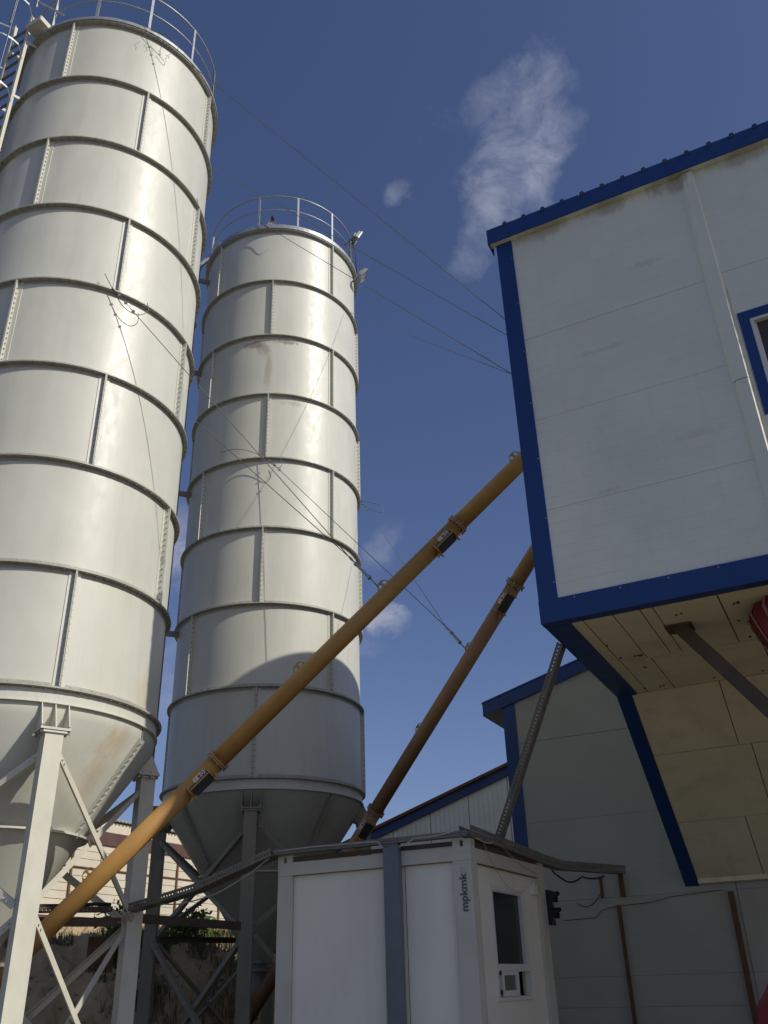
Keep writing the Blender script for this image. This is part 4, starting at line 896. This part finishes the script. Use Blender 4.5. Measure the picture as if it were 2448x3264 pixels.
def casting(x0, x1, y0, y1, z0, z1, label=None):
    # corner casting: box whose front and right faces carry an oval hole
    mb = MB(); th = .012
    def face(o, ux, uz, w_, h_, inward, hw, hh, hc):
        n = 24; cxx, czz = hc; inn = Vector(inward); o = Vector(o); ux = Vector(ux); uz = Vector(uz)
        for k in range(n):
            a, b = 2*pi*k/n, 2*pi*(k+1)/n
            def ov(t): ct, st_ = cos(t), sin(t); return (cxx+hw*ct, czz+(hh-hw)*(1 if st_ > 0 else -1)+hw*st_)
            def ed(t):
                ct, st_ = cos(t), sin(t); m_ = 1e9
                if ct > 1e-6: m_ = min(m_, (w_-cxx)/ct)
                if ct < -1e-6: m_ = min(m_, cxx/-ct)
                if st_ > 1e-6: m_ = min(m_, (h_-czz)/st_)
                if st_ < -1e-6: m_ = min(m_, czz/-st_)
                return (cxx+ct*m_, czz+st_*m_)
            A_, B_, C_, D_ = ov(a), ov(b), ed(b), ed(a); P_ = [o+ux*p[0]+uz*p[1] for p in (A_, B_, C_, D_)]
            mb.quad(*P_); mb.quad(P_[0], P_[1], P_[1]+inn*.05, P_[0]+inn*.05)
        # corners of the face
        cs_ = [(0, 0), (w_, 0), (w_, h_), (0, h_)]
        angs = sorted([2*pi*k/n for k in range(n)])
        for (px, pz) in cs_:
            t = math.atan2(pz-czz, px-cxx) % (2*pi); k = int(t/(2*pi/n)); a, b = 2*pi*k/n, 2*pi*(k+1)/n
            mb.quad(o+ux*ed(a)[0]+uz*ed(a)[1], o+ux*ed(b)[0]+uz*ed(b)[1], o+ux*px+uz*pz)
    h_ = z1-z0
    face((x0, y0, z0), (1, 0, 0), (0, 0, 1), x1-x0, h_, (0, 1, 0), .020, .040, ((x1-x0)*.5, h_*.60))
    face((x1, y0, z0), (0, 1, 0), (0, 0, 1), y1-y0, h_, (-1, 0, 0), .016, .036, ((y1-y0)*.5, h_*.60))
    mb.quad((x0, y0, z0), (x0, y1, z0), (x0, y1, z1), (x0, y0, z1)); mb.quad((x0, y1, z0), (x1, y1, z0), (x1, y1, z1), (x0, y1, z1)); mb.quad((x0, y0, z1), (x1, y0, z1), (x1, y1, z1), (x0, y1, z1)); mb.quad((x0, y0, z0), (x1, y0, z0), (x1, y1, z0), (x0, y1, z0))
    c_ = part('corner_casting', mb, M['cabinframe'], cb)
    part('casting_cavity', MB().box(x0+.02, x1-.052, y0+.052, y1-.02, z0+.01, z1-.01), M['darkin'], c_)
casting(CX0-.003, CX0+.19, CY0-.003, CY0+.13, 2.79, CZ1)
casting(CX1-.20, CX1+.003, CY0-.003, CY0+.125, 2.79, CZ1)
casting(CX1-.17, CX1+.003, CY1-.16, CY1+.003, 2.77, 2.90)
# wall panels
def vpanel(x0, x1, z0, z1, y, pitch=.205):
    mb = MB(); q = x0+.004; xs_ = []
    pts = [(x0+.004, 0)]; x = x0+pitch*.6
    while x < x1-.03: pts += [(x-.004, 0), (x, .0022), (x+.004, 0)]; x += pitch
    pts.append((x1-.004, 0))
    for (a, da), (b, db) in zip(pts[:-1], pts[1:]): mb.quad((a, y+da, z0), (b, y+db, z0), (b, y+db, z1), (a, y+da, z1))
    return mb
part('wall_panel', vpanel(CX0+.186, -4.69, .25, 2.70, CY0+.045), M['cabin'], cb)
part('wall_panel', vpanel(-4.47, CX1-.206, .25, 2.70, CY0+.045), M['cabin'], cb)
part('wall_panel', vpanel(-4.69, -4.47, .25, 2.70, CY0+.046), M['cabin'], cb)
part('bottom_rail', MB().box(CX0, CX1, CY0+.004, CY0+.10, CZ0+.001, .26).box(CX1-.1, CX1-.004, CY0+.1, CY1-.1, CZ0+.001, .26), M['cabinframe'], cb)
XW = CX1-.045
def wp(y0, y1, z0, z1): return MB().box(XW-.05, XW, y0, y1, z0, z1)
part('wall_panel', wp(CY0+.166, 9.735, .25, 2.684), M['cabin'], cb); part('wall_panel', wp(10.815, CY1-.236, .25, 2.684), M['cabin'], cb)
part('wall_panel', wp(9.735, 10.815, 2.505, 2.684), M['cabin'], cb); part('wall_panel', wp(9.735, 10.815, .25, 1.385), M['cabin'], cb)
part('back_wall', MB().box(CX0+.1, CX1-.1, CY1-.09, CY1-.05, .2, 2.72).box(CX0+.04, CX0+.08, CY0+.1, CY1-.1, .2, 2.72).box(CX0+.1, CX1-.1, CY0+.1, CY1-.1, .14, .2), M['cabin'], cb)
win = part('window', MB().box(XW-.06, XW+.018, 9.737, 9.785, 1.387, 2.503).box(XW-.06, XW+.018, 10.700, 10.813, 1.70, 2.503).box(XW-.06, XW+.018, 9.785, 10.700, 2.458, 2.503).box(XW-.06, XW+.022, 9.785, 10.813, 1.662, 1.735).box(XW-.06, XW+.018, 9.785, 10.813, 1.387, 1.425).box(XW-.06, XW+.018, 10.780, 10.813, 1.425, 1.662), M['pvc'], cb)
part('glass_pane', MB().box(XW-.030, XW-.024, 9.785, 10.700, 1.735, 2.458), M['glass'], win)
part('window_bead', MB().box(XW-.02, XW+.006, 9.785, 9.800, 1.735, 2.458).box(XW-.02, XW+.006, 9.80, 10.70, 2.444, 2.458), M['pvc'], win)
sl_ = part('sliding_hatch', MB().box(XW-.015, XW+.026, 9.86, 9.915, 1.43, 1.66).box(XW-.015, XW+.026, 10.310, 10.372, 1.43, 1.66).box(XW-.015, XW+.026, 9.915, 10.31, 1.628, 1.66).box(XW-.015, XW+.026, 9.915, 10.31, 1.43, 1.485), M['pvc'], win)
part('hatch_pane', MB().box(XW, XW+.004, 9.915, 10.31, 1.485, 1.628), M['glassp'], sl_)
part('hatch_latch', MB().box(XW+.0, XW+.022, 9.795, 9.85, 1.632, 1.674).box(XW, XW+.022, 9.795, 9.85, 1.446, 1.492), M['dark'], sl_)
part('opening_reveal', MB().box(XW-.055, XW-.02, 10.71, 10.778, 1.43, 1.66), M['cabinframe'], win)
part('interior_shade', MB().box(XW-.22, XW-.18, 9.55, 11.30, .3, 2.66), M['darkin'], cb)  # near black sheet standing in for the unlit cabin interior
part('junction_box', MB().box(XW, XW+.05, 11.12, 11.27, 2.485, 2.60).box(XW+.05, XW+.055, 11.14, 11.165, 2.49, 2.59).box(XW+.05, XW+.055, 11.19, 11.21, 2.49, 2.59), M['pvc'], cb)
# printed lettering on the corner posts
def lettering(txt, m, mw, size, parent, name='lettering'):
    cu = bpy.data.curves.new(name, 'FONT'); cu.body = txt; cu.size = size; cu.extrude = .0006; cu.offset = .004; cu.align_x = 'LEFT'
    o = bpy.data.objects.new(name, cu); COL.objects.link(o); bpy.context.view_layer.update()
    dg = bpy.context.evaluated_depsgraph_get(); me = bpy.data.meshes.new_from_object(o.evaluated_get(dg)); bpy.data.objects.remove(o); me.materials.clear(); me.materials.append(m)
    xs_ = [v.co.x for v in me.vertices]; wdt = max(xs_)-min(xs_)
    return me, wdt
me_t, wt = lettering('mpkmk', M['text'], None, .12, cb)
sx = .372/wt
q = bpy.data.objects.new('lettering', me_t); link(q, cb)
mwt = T(-3.742, CY0-.0035, 2.212) @ Matrix.Rotation(pi/2, 4, 'X') @ Matrix.Rotation(pi/2, 4, 'Z') @ Matrix.Diagonal((sx, sx*.92, 1, 1))
q.matrix_local = Matrix.Translation(-root_loc(cb)) @ mwt
q2 = bpy.data.objects.new('lettering', me_t.copy()); q2.data.materials.clear(); q2.data.materials.append(M['textfade']); link(q2, cb)
q2.matrix_local = Matrix.Translation(-root_loc(cb)) @ T(CX1+.0030, 11.50, 2.05) @ Matrix.Rotation(pi/2, 4, 'Z') @ Matrix.Rotation(pi/2, 4, 'X') @ Matrix.Rotation(pi/2, 4, 'Z') @ Matrix.Diagonal((sx*1.15, sx, 1, 1))
gm = MB()
for k in range(10):
    a, b = radians(20+k*32), radians(20+(k+1)*32)
    gm.quad(*[Vector((-3.775+r_*cos(t), CY0-.0036, 2.612+.9*r_*sin(t))) for r_, t in ((.022, a), (.022, b), (.030, b), (.030, a))])
part('faded_emblem', gm, M['textfade'], cb)

# blue grey vertical duct on the cabin front
dt = solo('vertical_duct', MB().box(-4.672, -4.485, CY0-.075, CY0-.004, 0.0, 2.93).box(-4.672, -4.485, CY0-.080, CY0-.0755, 2.905, 2.985).box(-4.672, -4.485, CY0-.0755, CY0+.0, 2.931, 2.985), M['duct'], 'blue grey metal cable duct running up the cabin front', 'cable duct')

# ------------------------------------------------------------------ cable trays
def tray(name, label, pts, w_=.10, h_=.055, side=None, m=None, slots=True, updir=(0, 0, 1), group='perforated cable trays'):
    m = m or M['tray']; t_ = thing(name, label, 'cable tray', tuple(pts[0]), group)
    for p, q_ in zip(pts[:-1], pts[1:]):
        p, q_ = Vector(p), Vector(q_); d = q_-p; Ln = d.length; d.normalize(); s_ = d.cross(Vector(updir)).normalized(); u = s_.cross(d).normalized()
        mb = MB(); c = (p+q_)/2
        mb.obox(c, d*Ln/2, s_*w_/2, u*.0015)
        for sd in (-1, 1):
            o = s_*sd*w_/2
            mb.obox(c+o+u*(h_*.14), d*Ln/2, s_*.0015, u*h_*.14); mb.obox(c+o+u*(h_*.80), d*Ln/2, s_*.0015, u*h_*.20)
            n = max(1, int(Ln/.045))
            for k in range(n): mb.obox(p+d*(k+.5)*Ln/n+o+u*h_*.44, d*(Ln/n*.30), s_*.0015, u*h_*.17)
        part('tray_length', mb, m, t_)
    return t_
tray('cable_tray', 'perforated cable tray along the cabin front top edge', [(-6.10, 9.10, 2.932), (-3.66, 9.10, 2.932)])
tray('cable_tray', 'perforated cable tray along the cabin side top edge to the hall wall', [(-3.70, 9.10, 2.935), (-3.70, 11.55, 2.87), (-3.62, 12.1, 2.835), (-3.24, 13.93, 2.90)], w_=.13, h_=.11)
tray('cable_tray', 'long cable tray sloping from the cabin corner down to the silo legs', [(-6.08, 9.12, 2.925), (-7.25, 9.20, 2.62), (-7.75, 9.24, 2.545), (-8.36, 9.28, 2.46)], w_=.20, h_=.085)
tray('cable_tray', 'steep cable tray climbing from the cabin roof to the mixer house soffit', [(-3.70, 10.12, 2.93), (-2.40, 9.22, 4.86)], w_=.17, h_=.07, updir=(-.5, -.2, .6))
tray('cable_tray', 'dark cable tray behind the orange screw between the nearer silo legs', [(-8.62, 9.20, 2.475), (-9.85, 6.55, 2.40)], w_=.16, h_=.06, m=M['brown'])
part('cross_member', MB().beam((-8.56, 9.33, 2.36), (-9.98, 6.36, 2.33), .06, .10), M['brown'], S1)
# loose cables
def cable(label, pts, r=.008, m='cable'): return solo('cable', MB().tube([Vector(p) for p in pts], r, 6), M[m], label, 'cable', 'loose cables')
cable('white cable lying along the cabin front tray left of the duct', sag((-6.06, 9.035, 2.96), (-4.70, 9.03, 2.955), -.01, 8, .006)+sag((-4.70, 9.03, 2.95), (-4.66, 9.04, 2.90), 0, 2), .007, 'cablew')
cable('white cable bundle drooping right of the duct to the cabin corner', sag((-4.47, 9.06, 2.885), (-4.28, 9.045, 2.955), .01, 4)+sag((-4.28, 9.045, 2.955), (-3.82, 9.04, 2.985), .015, 6)+sag((-3.82, 9.04, 2.985), (-3.63, 9.3, 2.92), .0, 4)+sag((-3.63, 9.3, 2.92), (-3.62, 9.7, 2.925), .02, 4), .008, 'cablew')
cable('black cable inside the sloping tray', sag((-6.1, 9.10, 2.965), (-8.3, 9.27, 2.52), .07, 14, .006), .018)
cable('pale cable sagging below the sloping tray', sag((-6.1, 9.07, 2.94), (-7.9, 9.2, 2.53), .17, 14, .004), .008, 'cablew')
cable('white string hanging over the cabin window side', sag((-3.66, 9.52, 2.90), (-3.66, 11.05, 2.63), .28, 14), .003, 'cablew')
cable('thin string from the cabin side tray to the junction box', [(-3.65, 10.05, 2.92), (-3.655, 10.6, 2.79), (-3.66, 11.3, 2.72)], .003, 'cablew')
cable('black cable sagging from the cabin corner to the tray end', sag((-3.60, 11.7, 2.80), (-3.50, 12.7, 2.79), .10, 10, .006)+sag((-3.50, 12.7, 2.79), (-3.42, 13.6, 2.86), .03, 6), .012)
cable('thin cable drooping along the hall wall to the signal lamp', sag((-3.97, 13.97, 2.55), (-3.60, 13.97, 2.66), .10, 8), .006)
cable('thin horizontal cable clipped on the hall wall', [(-4.2, 13.985, 2.33), (-3.72, 13.985, 2.345), (-3.62, 13.985, 2.44), (-3.40, 13.985, 2.48), (-2.9, 13.985, 2.50), (-2.6, 13.985, 2.56), (-1.9, 13.985, 2.60)], .004)
cable('two cables running up inside the steep tray', [(-3.66, 10.06, 3.03), (-3.0, 9.60, 4.02), (-2.42, 9.20, 4.90)], .013, 'cablew')
cable('black cables on the dark tray between the nearer silo legs', sag((-8.62, 9.2, 2.56), (-9.85, 6.55, 2.49), .03, 14, .015), .022)
# hooked power feed: cable loop at left foot
cable('blue hose loop on the ground beside the front leg', sag((-9.1, 7.6, .75), (-8.2, 8.6, .72), .2, 10), .012)

# two lamp signal on the cabin back corner
tl = thing('signal_lamp', 'black two lamp traffic signal on the rear corner of the cabin', 'traffic light', (-3.62, 11.68, 2.36))
part('housing', MB().box(-3.70, -3.64, 11.60, 11.76, 2.165, 2.565), M['dark'], tl)
for z in (2.47, 2.285):
    hd = MB()
    for k in range(14):
        a, b = radians(-35+k*250/14), radians(-35+(k+1)*250/14)
        for rr3 in (.078, .072): hd.quad(*[Vector((x_, 11.675+rr3*cos(t), z+rr3*sin(t))) for x_, t in ((-3.64, a), (-3.64, b), (-3.545 if .4 < (b-.0) < 2.9 else -3.58, b), (-3.545 if .4 < a < 2.9 else -3.58, a))])
    part('hood', hd, M['dark'], tl)
    part('lens', MB().tube([(-3.64, 11.675, z), (-3.625, 11.675, z)], .068, 18), M['glassp'], tl)
part('bracket', MB().box(-3.69, -3.65, 11.568, 11.599, 2.30, 2.42), M['dark'], tl)
# flat tie beam between the two silo frames
solo('tie_beam', MB().beam((-8.44, 9.52, 2.405), (-8.50, 11.83, 2.395), .05, .11), M['brown'], 'brown steel tie beam joining the legs of the two silos', 'steel beam')
# yellowed pennant scrap near the second screw foot
solo('plastic_scrap', MB().quad((-7.05, 11.35, 1.80), (-6.98, 11.37, 1.86), (-7.0, 11.36, 1.74), (-7.12, 11.33, 1.52)).quad((-7.05, 11.36, 1.80), (-6.98, 11.38, 1.86), (-7.0, 11.37, 1.74), (-7.12, 11.34, 1.52)), M['rope'], 'pale torn plastic scrap hanging beside the cabin', 'plastic scrap')
print('objects', len(bpy.data.objects), 'polys', sum(len(o.data.polygons) for o in bpy.data.objects if o.type == 'MESH'))
